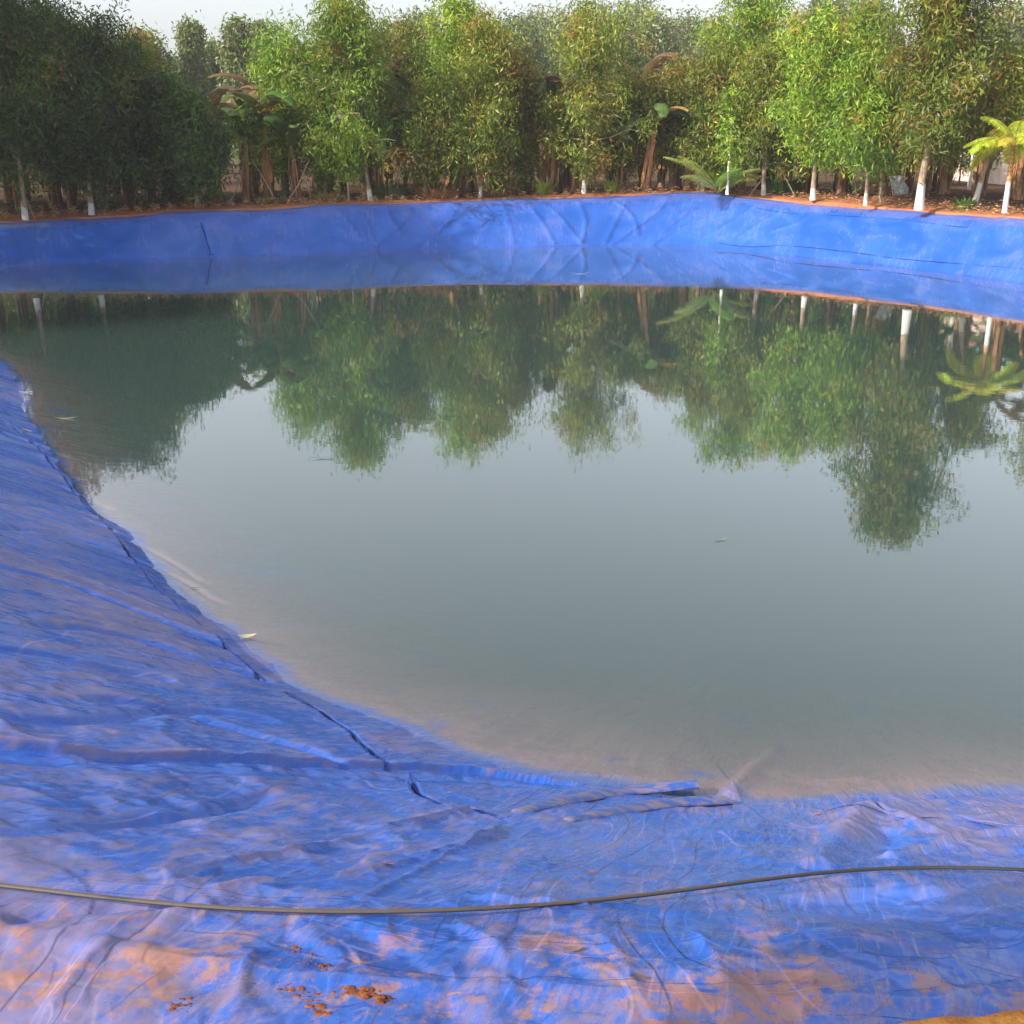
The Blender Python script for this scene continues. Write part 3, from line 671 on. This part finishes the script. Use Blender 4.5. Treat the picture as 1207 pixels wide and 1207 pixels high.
# far columns (mast trees) in the haze
for k, (px, d, tp, hw, lab) in enumerate(((185,62,38,26,'hazy broad tree left of the pale columnar tree'),(237,64,22,14,'pale narrow columnar tree standing alone against the sky'),
    (262,66,48,13,'shorter columnar tree in the middle of the gap'),(291,62,20,17,'columnar tree with rounded shoulders at the right of the gap'),(318,66,24,15,'hazy columnar tree half hidden behind bright leaves'),(215,70,70,16,'low hazy tree at the foot of the gap of sky'))):
    Ht = zat(tp, d) - 1.1
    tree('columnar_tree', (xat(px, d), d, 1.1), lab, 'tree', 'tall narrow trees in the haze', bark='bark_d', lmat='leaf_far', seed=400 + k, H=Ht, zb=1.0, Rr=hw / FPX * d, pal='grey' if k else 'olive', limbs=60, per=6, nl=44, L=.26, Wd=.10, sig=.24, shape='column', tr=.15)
hz = [(560,95,18,40),(612,100,14,42),(640,110,3,45),(690,90,-4,40),(745,105,-6,44),(770,92,14,40),(805,112,10,38),(838,96,20,30),(880,90,0,45),(960,85,-12,45),(1010,90,-15,45),(1170,80,0,45),(1215,90,10,45),(430,90,30,40),(500,88,12,40),(100,85,30,45),(20,80,10,50)]
hz = [(a, b, c + 14, d * .9) for a, b, c, d in hz]
far_labs = ['dim hazy tree far behind, {}'.format(w) for w in ('above the middle left of the grove','rounded against the sky left of centre','its round crown highest left of centre','behind the thin-topped middle tree','tall and pale right of the thin-topped tree','greyish with bare twigs near the centre gap','low in the gap of sky','at the right end of the gap','behind the tall bright tree','with bare branches near the top edge','beside the one with bare branches','behind the house on the right','at the right edge of the picture','behind the bushy bright tree','behind the reddish thin-topped tree','behind the dark trees on the left','in the far left corner')]
for k, (px, d, tp, hw) in enumerate(hz):
    Ht = zat(tp, d) - 1.1
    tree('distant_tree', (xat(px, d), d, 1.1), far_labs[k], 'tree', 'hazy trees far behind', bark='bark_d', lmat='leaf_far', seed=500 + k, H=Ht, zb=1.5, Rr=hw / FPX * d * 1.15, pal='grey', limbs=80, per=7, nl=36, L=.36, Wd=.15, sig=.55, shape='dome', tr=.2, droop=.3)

# ------------------------------------------------------------ banana plants
def leaf_blade(rs, Lf, Wf, el, arch, ragged=.3):
    """a banana blade along +X, arching; returns verts/faces"""
    n = 14; V = []; Fc = []
    x = 0; z = 0; a = el
    for i in range(n + 1):
        f = i / n; w = Wf * (math.sin(math.pi * min(1, f * .92 + .06)) ** .55) * (1 if f > .1 else .25)
        wl = w * (1 - ragged * rs.rand()); wr = w * (1 - ragged * rs.rand()); dz = .22 * w
        V += [(x, wl, z - dz * 1.2 + rs.normal(0, .01)), (x, wl * .5, z + dz * .2), (x, 0, z), (x, -wr * .5, z + dz * .2), (x, -wr, z - dz * 1.2 + rs.normal(0, .01))]
        a -= arch / n; x += math.cos(a) * Lf / n; z += math.sin(a) * Lf / n
    for i in range(n):
        for j in range(4): Fc.append((i * 5 + j, i * 5 + j + 1, (i + 1) * 5 + j + 1, (i + 1) * 5 + j))
    return np.array(V), np.array(Fc)
def banana(seed, Ht, dry=6, cols=((.09,.19,.035),(.13,.24,.04),(.16,.22,.05))):
    rs = np.random.RandomState(seed); root = empty('banana_plant', (0, 0, 0))
    b = MB(); lx, ly = rs.normal(0, .12, 2)
    b.tube([(lx * f, ly * f, Ht * f) for f in np.linspace(0, 1, 7)], [.13, .12, .11, .105, .095, .08, .05], 9); b.build('stem', M['pstem'], root)
    nlf = 8
    for k in range(nlf):
        az = k * 2.4 + rs.normal(0, .3); el = rs.uniform(.5, 1.35); V, Fc = leaf_blade(rs, rs.uniform(1.2, 1.9), rs.uniform(.2, .29), el, rs.uniform(1.2, 2.1))
        ca, sa = math.cos(az), math.sin(az); X = np.c_[V[:, 0] * ca - V[:, 1] * sa + lx, V[:, 0] * sa + V[:, 1] * ca + ly, V[:, 2] + Ht - .1 + rs.uniform(-.15, .1)]
        tint = np.array(cols[rs.randint(len(cols))]) * rs.uniform(.8, 1.2) * np.ones((len(X), 3))
        if rs.rand() < .14: tint = np.array((.40, .25, .08)) * np.ones((len(X), 3))
        link(bpy.data.objects.new('leaf', mesh_np('banana_leaf', X, Fc, M['banana'], tint=tint, smooth=True)), root)
    b = MB()
    for k in range(dry):
        az = rs.uniform(0, 6.28); h = Ht * rs.uniform(.45, .95); L_ = h * rs.uniform(.45, .95); w = rs.uniform(.03, .075); r0 = .13
        c = len(b.V); nn = 6
        for i in range(nn + 1):
            f = i / nn; rr_ = r0 + .05 * math.sin(f * 2.5) - .01; tw = rs.normal(0, .12)
            ww = w * (1 - .5 * f) * rs.uniform(.6, 1.1)
            cx_, cy_ = lx * (h - L_ * f) / Ht + rr_ * math.cos(az), ly * (h - L_ * f) / Ht + rr_ * math.sin(az)
            for sgn in (-1, 1): b.V.append(Vector((cx_ - math.sin(az + tw) * ww * sgn, cy_ + math.cos(az + tw) * ww * sgn, h - L_ * f)))
        for i in range(nn): b.F.append((c + 2 * i, c + 2 * i + 1, c + 2 * i + 3, c + 2 * i + 2))
    b.build('dry_sheath', M['dry'], root, False)
    return root
BP = [banana(600 + k, Hs, dr, cols=((.17,.10,.04),(.09,.13,.03),(.22,.12,.05),(.10,.10,.03)) if k == 4 else ((.07,.15,.03),(.10,.19,.035),(.13,.18,.04))) for k, (Hs, dr) in enumerate(((1.9, 12), (2.3, 15), (1.6, 10), (2.1, 16), (2.7, 13)))]
spots = []
rs = np.random.RandomState(5)
for row, (d0, n) in enumerate(((34.3, 40), (36.8, 32), (39.5, 26))):
    for k in range(n):
        px = -60 + 1330 * (k + rs.uniform(.15, .85)) / n; d = d0 + rs.uniform(-.5, .9)
        rim = np.interp(px, [-60, 400, 820, 1000, 1207], [-3.6, -1.0, 1.2, -1.4, -3.0]); spots.append((px, d + rim, row))
named = {(760, 34.6): 'banana plant with broad green upright leaves at the middle of the bank', (650, 35.0): 'banana plant with drooping glossy leaves left of the middle tree',
         (990, 33.4): 'banana plant with wide flat leaf reaching out beneath the bright trees', (222, 36.5): 'tall banana plant with red-brown tattered leaves under the sky gap', (292, 36.8): 'brownish-leaved banana plant just right of the tattered one, below the far columns',
         (1040, 31.5): 'banana plant with dry orange sheaths left of the stone slab', (1200, 31): 'banana plant with pale dry leaves behind the yellow palm', (945, 33.8): 'banana plant standing between the rough grey trunk and the crooked white-footed tree'}
used = set()
def put_banana(k, px, d, lab, grp, s=1.0, kk=None):
    i = kk if kk is not None else k % 5
    o = BP[i] if i not in used else copy_tree(BP[i]); used.add(i)
    o.location = ground_at(px, d); o.rotation_euler = (0, 0, k * 2.13); o.scale = (s, s, s); tag(o, lab, 'banana plant', grp); return o
for k, ((px, d), lab) in enumerate(named.items()):
    tall = px in (222, 292); put_banana(k + 3, px, d - (0 if tall else .3), lab, 'banana plants behind the bank', (zat(92 if px == 292 else 112, d) - 1.2) / 3.6 if tall else 1.0, 4 if tall else None)
rowlab = ['dim banana plant with brown dry sheaths close behind the bank trees', 'banana plant in the second shaded row of the grove', 'banana plant in the back row of the dark grove']
for k, (px, d, row) in enumerate(spots):
    put_banana(k, px, d, rowlab[row], ['front banana plants in the shade', 'second row banana plants', 'back row banana plants'][row], rs.uniform(.8, 1.15) * (1 + .1 * row))

# ------------------------------------------------------------ palms
def frond(rs, Lf, el, arch, nlf, ll, lw, col, hang=.6):
    b = MB(); x = z = 0; a = el; pts = []
    for i in range(11): pts.append(Vector((x, 0, z))); a -= arch / 10; x += math.cos(a) * Lf / 10; z += math.sin(a) * Lf / 10
    V = []; Fc = []; T = []
    for i in range(nlf):
        f = .15 + .85 * i / (nlf - 1); k = f * 10; k = min(k, 9.999); p = pts[int(k)].lerp(pts[int(k) + 1], k % 1); tn = (pts[int(k) + 1] - pts[int(k)]).normalized()
        for sg in (-1, 1):
            l = ll * math.sin(math.pi * (.12 + .83 * f)) ** .6 * rs.uniform(.85, 1.1)
            d = (tn * .55 + Vector((0, sg, 0)) * .9 + Vector((0, 0, -.15))).normalized(); d2 = (d + Vector((0, 0, -hang))).normalized()
            c = len(V); m = p + d * l * .5; e = m + d2 * l * .5; w = tn * lw * .5
            V += [p - w * .6, p + w * .6, m + w, m - w, e]; Fc += [(c, c + 1, c + 2, c + 3), (c + 3, c + 2, c + 4, c + 4)]
            T += [np.array(col) * rs.uniform(.75, 1.25)] * 5
    return pts, V, Fc, T
def palm(name, loc, lab, cat, seed, trunk_h, tr, nfr, Lf, els, arch, nlf, ll, lw, cols, trunk_mat=None, hang=.6, lean=(0, 0)):
    rs = np.random.RandomState(seed); root = empty(name, loc); tag(root, lab, cat)
    if trunk_h > 0:
        b = MB(); n = 12; b.tube([(lean[0] * f, lean[1] * f, trunk_h * f) for f in np.linspace(0, 1, n)], [tr * (1.15 - .35 * f) * (1 + .05 * (i % 2)) for i, f in enumerate(np.linspace(0, 1, n))], 10)
        b.build('trunk', trunk_mat, root)
    for k in range(nfr):
        az = k * 2.399 + rs.normal(0, .15); el = rs.uniform(*els)
        pts, V, Fc, T = frond(rs, Lf * rs.uniform(.85, 1.1), el, arch * rs.uniform(.8, 1.15), nlf, ll, lw, cols[rs.randint(len(cols))], hang)
        b = MB(); b.tube(pts, [.016 * (1 - .07 * i) for i in range(11)], 5, False)
        me = bpy.data.meshes.new('frond'); nb_ = len(b.V)
        fs = [tuple(dict.fromkeys(f)) for f in b.F] + [tuple(dict.fromkeys(nb_ + i for i in f)) for f in Fc]
        me.from_pydata([tuple(q) for q in b.V + V], [], fs); me.materials.append(M['palm'])
        ca = me.color_attributes.new('tint', 'FLOAT_COLOR', 'POINT'); cc = np.ones((len(b.V) + len(V), 4)); cc[:nb_, :3] = (.35, .33, .08); cc[nb_:, :3] = np.array(T); ca.data.foreach_set('color', cc.ravel().astype(np.float32))
        o = link(bpy.data.objects.new('frond', me), root); o.location = (lean[0], lean[1], max(trunk_h, 0)); o.rotation_euler = (0, 0, az)
    return root
t = NT('ringed_palm_trunk'); o_ = t.obj; z = t.n('ShaderNodeSeparateXYZ'); t.put(z.inputs[0], o_)
rng = t.math('SINE', t.math('MULTIPLY', z.outputs[2], 70)); c = t.mix(t.ramp(rng, .5, .95), t.mix(t.noise(o_, 9), (.50, .26, .08), (.42, .22, .1)), (.2, .12, .06))
c = t.mix(t.ramp(z.outputs[2], .66, .69, 1, 0), c, (.6, .58, .56)); M['ptrunk'] = t.done(t.bsdf(c, .7, .3))
t = NT('whitewashed_stem'); c = t.mix(t.ramp(t.noise(t.obj, 20), .3, .6), (.6, .58, .5), (.8, .79, .76)); M['wstem'] = t.done(t.bsdf(c, .8, .2))
pd = 26.3; pp = ground_at(1184, pd)
palm('areca_palm', pp, 'young palm with yellow-green fronds and white-footed trunk at the right edge', 'palm', 3, zat(172, pd) - pp.z, .055, 15, 1.15, (.25, 1.45), 1.5, 28, .40, .05, [(.42, .48, .04), (.30, .42, .03), (.50, .44, .05)], M['ptrunk'], .8)
pd = 32.9; pp = ground_at(846, pd)
palm('coconut_seedling', pp, 'stemless young coconut with arching yellow-green fronds on the bank', 'palm', 8, 0, 0, 9, 1.75, (.7, 1.4), 1.0, 30, .40, .05, [(.22, .34, .05), (.30, .36, .07), (.15, .27, .04)], None, .5)
pp = ground_at(857, 32.5)
tree('thin_sapling', pp, 'very thin white stem standing in front of the young coconut', 'sapling', bark='wstem_', lmat='leaf', seed=31, H=zat(95, 32.5) - pp.z, zb=zat(180, 32.5) - pp.z, Rr=.5, pal='fresh', limbs=16, per=4, nl=26, tr=.04) if False else None
M['wstem_'] = M['wstem']
tree('thin_sapling', pp, 'very thin white stem standing in front of the young coconut', 'sapling', bark='wstem_', lmat='leaf', seed=31, H=zat(95, 32.5) - pp.z, zb=zat(180, 32.5) - pp.z, Rr=.5, pal='fresh', limbs=16, per=4, nl=26, tr=.04)
pp = ground_at(1037, 29.6)
tree('thin_sapling', pp, 'yellowish thin stem between the slim white-footed tree and the slab', 'sapling', bark='stick', seed=32, H=zat(120, 29.6) - pp.z, zb=zat(185, 29.6) - pp.z, Rr=.5, pal='fresh', limbs=16, per=4, nl=24, tr=.04)
pp = ground_at(411, 32.2)
tree('thin_sapling', pp, 'thin bare-stemmed sapling with a tuft of bright leaves left of the two-stemmed tree', 'sapling', bark='stick', seed=33, H=zat(170, 32.2) - pp.z, zb=zat(196, 32.2) - pp.z, Rr=.38, pal='fresh', limbs=14, per=4, nl=24, tr=.03)

# ------------------------------------------------------------ shrubs, tufts, heaps
def tuft(px, d, Rr, Ht, n, lab, name, cat, cols, w=.02, seed=1, spread=.6):
    rs = np.random.RandomState(seed); V = []; Fc = []; T = []
    for i in range(n):
        a = rs.uniform(0, 6.28); r = Rr * math.sqrt(rs.rand()) * .55; p = np.array([r * math.cos(a), r * math.sin(a), 0]); d_ = np.array([math.cos(a) * spread * rs.uniform(.2, 1.1), math.sin(a) * spread * rs.uniform(.2, 1.1), 1.0]) + rs.normal(0, .15, 3)
        h = Ht * rs.uniform(.5, 1.1); q = p + d_ * h * .6; e = p + d_ * h + np.array([0, 0, -h * .25 * spread]); sd = np.array([-math.sin(a), math.cos(a), 0]) * w * .5
        c = len(V); V += [p - sd, p + sd, q + sd, q - sd, e]; Fc += [(c, c + 1, c + 2, c + 3), (c + 3, c + 2, c + 4)]; T += [np.array(cols[rs.randint(len(cols))]) * rs.uniform(.7, 1.3)] * 5
    me = bpy.data.meshes.new(name); me.from_pydata(V, [], Fc); me.materials.append(M['leaf'])
    ca = me.color_attributes.new('tint', 'FLOAT_COLOR', 'POINT'); cc = np.ones((len(V), 4), np.float32); cc[:, :3] = np.array(T); ca.data.foreach_set('color', cc.ravel())
    o = link(bpy.data.objects.new(name, me)); o.location = ground_at(px, d) - Vector((0, 0, .03)); tag(o, lab, cat); return o
GR = [(.18, .22, .08), (.24, .26, .10), (.13, .19, .06)]; DR = [(.42, .22, .10), (.50, .32, .16), (.34, .16, .07)]
tuft(460, 33.3, .9, .62, 420, 'wide grey-green grass tuft on the red bank edge', 'grass_tuft', 'grass tuft', GR, .03, 1, .8)
tuft(447, 33.6, .25, .9, 60, 'small spiky plant poking out behind the wide tuft', 'grass_tuft', 'grass tuft', [(.25, .36, .08)], .05, 2, .3)
tuft(516, 33.2, .9, .45, 520, 'mound of dry orange-brown grass beside the leaning tree', 'dry_heap', 'dry grass heap', DR, .03, 3, 1.2)
tuft(590, 34.0, .8, .28, 300, 'low dry heap of brown litter left of centre', 'dry_heap', 'dry grass heap', DR, .03, 4, 1.3)
tuft(385, 32.2, .7, .35, 260, 'pale dry grass at the foot of the split-trunk tree', 'dry_heap', 'dry grass heap', DR + GR, .03, 5, 1.2)
tuft(320, 31.6, .8, .25, 260, 'thin dry grass along the red edge below the bright tree', 'dry_heap', 'dry grass heap', DR + GR, .03, 6, 1.2)
tuft(1137, 27.9, .32, .32, 160, 'small bright green weed beside the leaning white-footed tree', 'weed', 'plant', [(.12, .28, .04), (.09, .22, .03)], .05, 7, .8)
tuft(233, 30.2, .4, .22, 120, 'sparse dry tuft near the slim sapling', 'dry_heap', 'dry grass heap', DR, .03, 8, 1.0)
tuft(920, 33.0, .7, .6, 260, 'low dark green bush between grey trunk and crooked tree', 'low_bush', 'bush', [(.05, .13, .04), (.07, .16, .04)], .08, 9, .8)
tuft(640, 34.0, .3, .5, 90, 'little yellow-green plant at the foot of the bank trees', 'weed', 'plant', [(.3, .38, .06)], .06, 10, .6)
tuft(720, 34.3, .3, .45, 90, 'yellow-green shoot right of the middle white-footed tree', 'weed', 'plant', [(.3, .38, .06)], .06, 11, .6)
# dry leaves scattered over the soil
rs = np.random.RandomState(9); cs_ = []
for i in range(5200):
    px = rs.uniform(-20, 1240); j = int(np.argmin(np.abs(GV[:, 4, 0] / GV[:, 4, 1] * 1 - (px - 603.5) / FPX * .99) + (GV[:, 4, 1] < 20) * 9)); o_ = abs(rs.normal(0, 1.3)) + .05
    p = GW[j] + GO[j] * (nv[j] + o_); cs_.append((p[0] + rs.normal(0, .05), p[1] + rs.normal(0, .05), 0))
cs_ = np.array(cs_); gzv = np.array([gz(a, b) for a, b, _ in cs_]); cs_[:, 2] = gzv + .10
v_, f_, t_ = leaves(rs, cs_, 2, .04, .12, .05, [((.45, .26, .12), 3), ((.55, .36, .2), 2), ((.25, .11, .05), 2)], 0)
# let them lie flat
v4 = v_.reshape(-1, 4, 3); zc = v4[:, :, 2].mean(1, keepdims=True); v4[:, :, 2] = zc + (v4[:, :, 2] - zc) * .3
lit = link(bpy.data.objects.new('leaf_litter', mesh_np('leaf_litter', v4.reshape(-1, 3), f_, M['leaf'], tint=t_))); tag(lit, 'dry brown leaves scattered over the red soil of the far bank', 'leaf litter', kind='stuff')

# sticks
for k, (a, b_2, d, lab) in enumerate((((300, 190), (328, 236), 31.4, 'thin stick leaning left below the broad bright tree'), ((365, 190), (336, 238), 31.6, 'thin stick leaning right beside the leaning pair'),
    ((356, 200), (368, 236), 32, 'short stick crossing near the split trunk'), ((488, 215), (497, 236), 33.4, 'short leaning stick beside the dry heap'), ((20, 212), (40, 245), 28.6, 'leaning stick at the far left trunk'),
    ((288, 195), (268, 243), 31.0, 'pale thin stick right of the slim sapling'), ((915, 192), (938, 232), 32.2, 'bent stick leaning between grey trunk and crooked tree'), ((1003, 200), (1009, 236), 31.5, 'thin dry stick among banana stems'),
    ((907, 190), (882, 230), 32.6, 'thin stick leaning over the young coconut'))):
    A = Vector((xat(a[0], d), d + .2, zat(a[1], d))); B = Vector((xat(b_2[0], d), d, gz(xat(b_2[0], d), d)))
    md = (A + B) / 2 + Vector((.04, 0, -.05)); mb = MB(); mb.tube([B, md, A], [.022, .018, .012], 6); o = mb.build('wooden_stick', M['stick']); tag(o, lab, 'stick')

# stone slab leaning behind the right bank
d = 30.6; b = MB(); poly = [(1047, 208), (1060, 207), (1070, 222), (1069, 240), (1054, 241), (1051, 224)]
fr_v = [Vector((xat(p[0], d), d + (240 - p[1]) * .004, zat(p[1], d))) for p in poly]; bk = [q + Vector((.01, .09, 0)) for q in fr_v]; n = len(poly)
bm_ = bpy.data.meshes.new('stone_slab'); bm_.from_pydata([tuple(q) for q in fr_v + bk], [], [tuple(range(n)), tuple(range(2 * n - 1, n - 1, -1))] + [(i, n + i, n + (i + 1) % n, (i + 1) % n) for i in range(n)]); bm_.materials.append(M['stone'])
so = link(bpy.data.objects.new('stone_slab', bm_)); tag(so, 'grey rough stone slab standing on the red soil behind the right bank', 'stone slab')
md_ = so.modifiers.new('bev', 'BEVEL'); md_.width = .012; md_.segments = 2

# concrete pole and house on the right
d = 40; X = xat(1145, d); root = empty('concrete_pole', (X, d, 1.15)); tag(root, 'pale concrete pole with rows of holes standing behind the tallest tree', 'pole')
Hp = zat(78, d) - 1.15; b = MB(); b.box(-.13, -.07, -.09, .09, 0, Hp); b.box(.07, .13, -.09, .09, 0, Hp)
b.build('post', M['concrete'], root, False)
b = MB(); k = 0
zz = .2
while zz < Hp - .1: b.box(-.069, .069, -.07, .07, zz, zz + .10); zz += .24
b.build('rung', M['concrete'], root, False)
d = 46; x0 = xat(1178, d); root = empty('house', (x0, d, 1.15)); tag(root, 'cream-pink house wall glimpsed between leaves at the right edge', 'house')
zt = zat(92, d) - 1.15
b = MB(); b.box(0, 7, 0, 5, 0, zt); b.build('wall', M['wall'], root, False)
b = MB(); b.V = [Vector(q) for q in ((-.3,-.5,zt+.003),(7.3,-.5,zt+.003),(7.3,5.5,zt+.003),(-.3,5.5,zt+.003),(-.3,2.5,zt+.6),(7.3,2.5,zt+.6))]; b.F = [(0,1,5,4),(2,3,4,5),(0,4,3),(1,2,5),(3,2,1,0)]; b.build('roof', M['roof'], root, False)
b = MB(); b.box(1.2, 2.3, -.05, -.003, zt - 2.1, zt - .8); wn = b.build('window', M['dark'], root, False)
b = MB(); b.box(1.1, 2.4, -.09, -.051, zt - 2.2, zt - 2.1); b.box(1.1, 2.4, -.09, -.051, zt - .8, zt - .7); b.build('frame', M['concrete'], wn, False)

# ------------------------------------------------------------ floating and lying bits
def one_leaf(px, py, L_, w, rz, col, lab, name='fallen_leaf', water=True, curl=.3):
    if water:
        dr = ray(px, py); tt_ = -CAM_H / dr.z; p = CAMP + dr * tt_ + Vector((0, 0, .004)); nrm = Vector((0, 0, 1))
    else: p, nrm = onliner(px, py); nrm = nrm if nrm.z > 0 else -nrm; p = p + nrm * .004
    V = []; Fc = []; n = 8
    for i in range(n + 1):
        f = i / n; ww = w * math.sin(math.pi * (f * .96 + .02)) ** .8; zz = curl * L_ * ((f - .5) ** 2) * 1.2
        for j, sj in enumerate((-1, 0, 1)): V.append((L_ * (f - .5), ww * sj * .5 + .1 * L_ * f * f, zz + abs(sj) * .3 * ww * curl))
    for i in range(n):
        for j in range(2): Fc.append((i * 3 + j, (i + 1) * 3 + j, (i + 1) * 3 + j + 1, i * 3 + j + 1))
    o = link(bpy.data.objects.new(name, mesh_np(name, np.array(V), np.array(Fc), M['leaf'], tint=np.ones((len(V), 3)) * col, smooth=True)))
    o.location = p; o.rotation_mode = 'QUATERNION'; o.rotation_quaternion = Vector((0, 0, 1)).rotation_difference(nrm) @ __import__('mathutils').Quaternion((0, 0, 1), rz)
    tag(o, lab, 'leaf'); return o
YL = (.5, .46, .30); BR = (.33, .14, .06)
one_leaf(291, 752, .11, .05, .1, YL, 'yellowish curled leaf floating at the edge of the left bank', curl=.5)
one_leaf(30, 463, .16, .03, 0, (.6, .6, .5), 'thin pale leaf floating near the dark reflection at left')
one_leaf(78, 494, .22, .03, .1, (.4, .4, .3), 'pale sliver afloat in the reflection of the left trees')
one_leaf(230, 694, .07, .012, 0, (.12, .1, .06), 'tiny dark twig-like leaf beside the left bank')
one_leaf(380, 541, .22, .03, 0, (.16, .17, .14), 'dull leaf floating in open water left of centre')
one_leaf(850, 637, .10, .02, .2, (.2, .22, .16), 'small dull leaf floating right of the middle of the pond')
one_leaf(683, 323, .5, .04, 0, (.6, .6, .6), 'pale scrap floating close to the far bank')
one_leaf(698, 1030, .035, .02, 1.4, (.5, .13, .05), 'small red leaf lying upright on the sheet below the rolled fold', water=False)
one_leaf(455, 1020, .05, .016, .2, (.42, .14, .08), 'reddish leaf lying on the sheet left of the folds', water=False)
one_leaf(962, 1158, .014, .010, .9, (.25, .12, .05), 'tiny brown leaf scrap on the muddy sheet at lower right', water=False)
one_leaf(675, 1121, .045, .02, .1, (.22, .15, .13), 'dark oval leaf on the muddy sheet below the hose, upper of two', water=False)
one_leaf(752, 1153, .036, .018, -.3, (.20, .16, .16), 'dark oval leaf on the muddy sheet below the hose, lower of two', water=False)
one_leaf(963, 961, .03, .018, 0, (.6, .15, .08), 'orange-red leaf at the near waterline', water=False)
one_leaf(31, 508, .10, .06, .5, (.55, .42, .25), 'tan leaf caught in the seamline on the left bank', water=False)
# clods of red mud
def clod(pts, lab, seed):
    rs = np.random.RandomState(seed); b = MB()
    for (px, py, r) in pts:
        p, nrm = onliner(px, py); n1, n2 = 7, 5; c = len(b.V); ph = rs.uniform(0, 6)
        for i in range(n2 + 1):
            th = math.pi * i / n2
            for j in range(n1):
                a = 2 * math.pi * j / n1; q = 1 + .35 * rs.uniform(-1, 1)
                b.V.append(p + Vector((r * 1.3 * q * math.sin(th) * math.cos(a + ph), r * .9 * q * math.sin(th) * math.sin(a + ph), r * .16 * q * math.cos(th))))
        for i in range(n2):
            for j in range(n1): b.F.append((c + i * n1 + j, c + i * n1 + (j + 1) % n1, c + (i + 1) * n1 + (j + 1) % n1, c + (i + 1) * n1 + j))
    o = b.build('mud_clod', M['mudc']); tag(o, lab, 'mud'); return o
M['mudc'] = plain_mat('red_mud', (.12, .035, .015), (.22, .075, .028), 60, .95, .8, .004)
def cl_line(a, b, n, r, seed):
    rs = np.random.RandomState(seed); return [(a[0] + (b[0] - a[0]) * i / n + rs.normal(0, 6), a[1] + (b[1] - a[1]) * i / n + rs.normal(0, 3), r * (.25 + 1.1 * rs.rand() ** 3)) for i in range(n + 1)]
clod(cl_line((405, 1166), (458, 1178), 70, .008, 1), 'long smear of red-brown mud crumbs at the bottom left of centre', 1)
clod(cl_line((338, 1162), (385, 1197), 90, .006, 2), 'slanting trail of red mud crumbs left of the long smear', 2)
clod(cl_line((340, 1115), (388, 1146), 45, .005, 3), 'thin trail of orange mud crumbs just under the hose', 3)
clod(cl_line((202, 1188), (230, 1178), 34, .005, 4), 'small dark patch of mud crumbs near the lower left corner', 4)

# ------------------------------------------------------------ haze, light, world, camera
b = MB(); b.box(-160, 160, -30, 190, -2.6, 32)
t = NT('haze'); vp = t.n('ShaderNodeVolumePrincipled'); vp.inputs['Color'].default_value = (.88, .92, 1, 1); vp.inputs['Density'].default_value = .0007; vp.inputs['Anisotropy'].default_value = .2
ho = b.build('haze', t.done(None, vp.outputs[0]), None, False); tag(ho, 'pale morning haze over the pond and the grove', 'haze', kind='stuff')
SUN = Vector((-.80, -.42, math.tan(R_(33)) * .903)).normalized()
az = math.atan2(SUN.x, SUN.y); el = math.asin(SUN.z)
L_ = bpy.data.lights.new('sun', 'SUN'); L_.energy = 3.4; L_.angle = R_(.6); L_.color = (1, .90, .76)
lo = bpy.data.objects.new('sun', L_); COL.objects.link(lo); lo.rotation_euler = SUN.to_track_quat('Z', 'Y').to_euler()
w = bpy.data.worlds.new('World'); sc.world = w; w.use_nodes = True; nt = w.node_tree
sk_ = nt.nodes.new('ShaderNodeTexSky'); sk_.sky_type = 'NISHITA'; sk_.sun_disc = False; sk_.sun_elevation = el; sk_.sun_rotation = az
sk_.air_density = 1.0; sk_.dust_density = 3.0; sk_.ozone_density = 1.0
bg = nt.nodes['Background']; hs = nt.nodes.new('ShaderNodeHueSaturation'); hs.inputs['Saturation'].default_value = .4; nt.links.new(sk_.outputs[0], hs.inputs['Color']); nt.links.new(hs.outputs[0], bg.inputs[0]); bg.inputs[1].default_value = .135
cam = bpy.data.cameras.new('camera'); co = bpy.data.objects.new('camera', cam); COL.objects.link(co); sc.camera = co
cam.sensor_width = 36; cam.lens = 36 * FPX / 1207; cam.clip_start = .05; cam.clip_end = 4000
co.location = (0, 0, CAM_H); co.rotation_euler = (math.pi / 2 - PITCH, 0, 0)
sc.view_settings.view_transform = 'Standard'; sc.view_settings.look = 'None'; sc.view_settings.exposure = 1.1; sc.view_settings.gamma = 1
sc.cycles.use_denoising = True
try: sc.cycles.denoiser = 'OPENIMAGEDENOISE'
except Exception: pass
sc.cycles.max_bounces = 9; sc.cycles.diffuse_bounces = 3; sc.cycles.glossy_bounces = 3; sc.cycles.transparent_max_bounces = 9; sc.cycles.volume_bounces = 3
sc.cycles.transmission_bounces = 4
sc.render.resolution_x = sc.render.resolution_y = 1024
print('verts', len(VA), 'NS', NS)
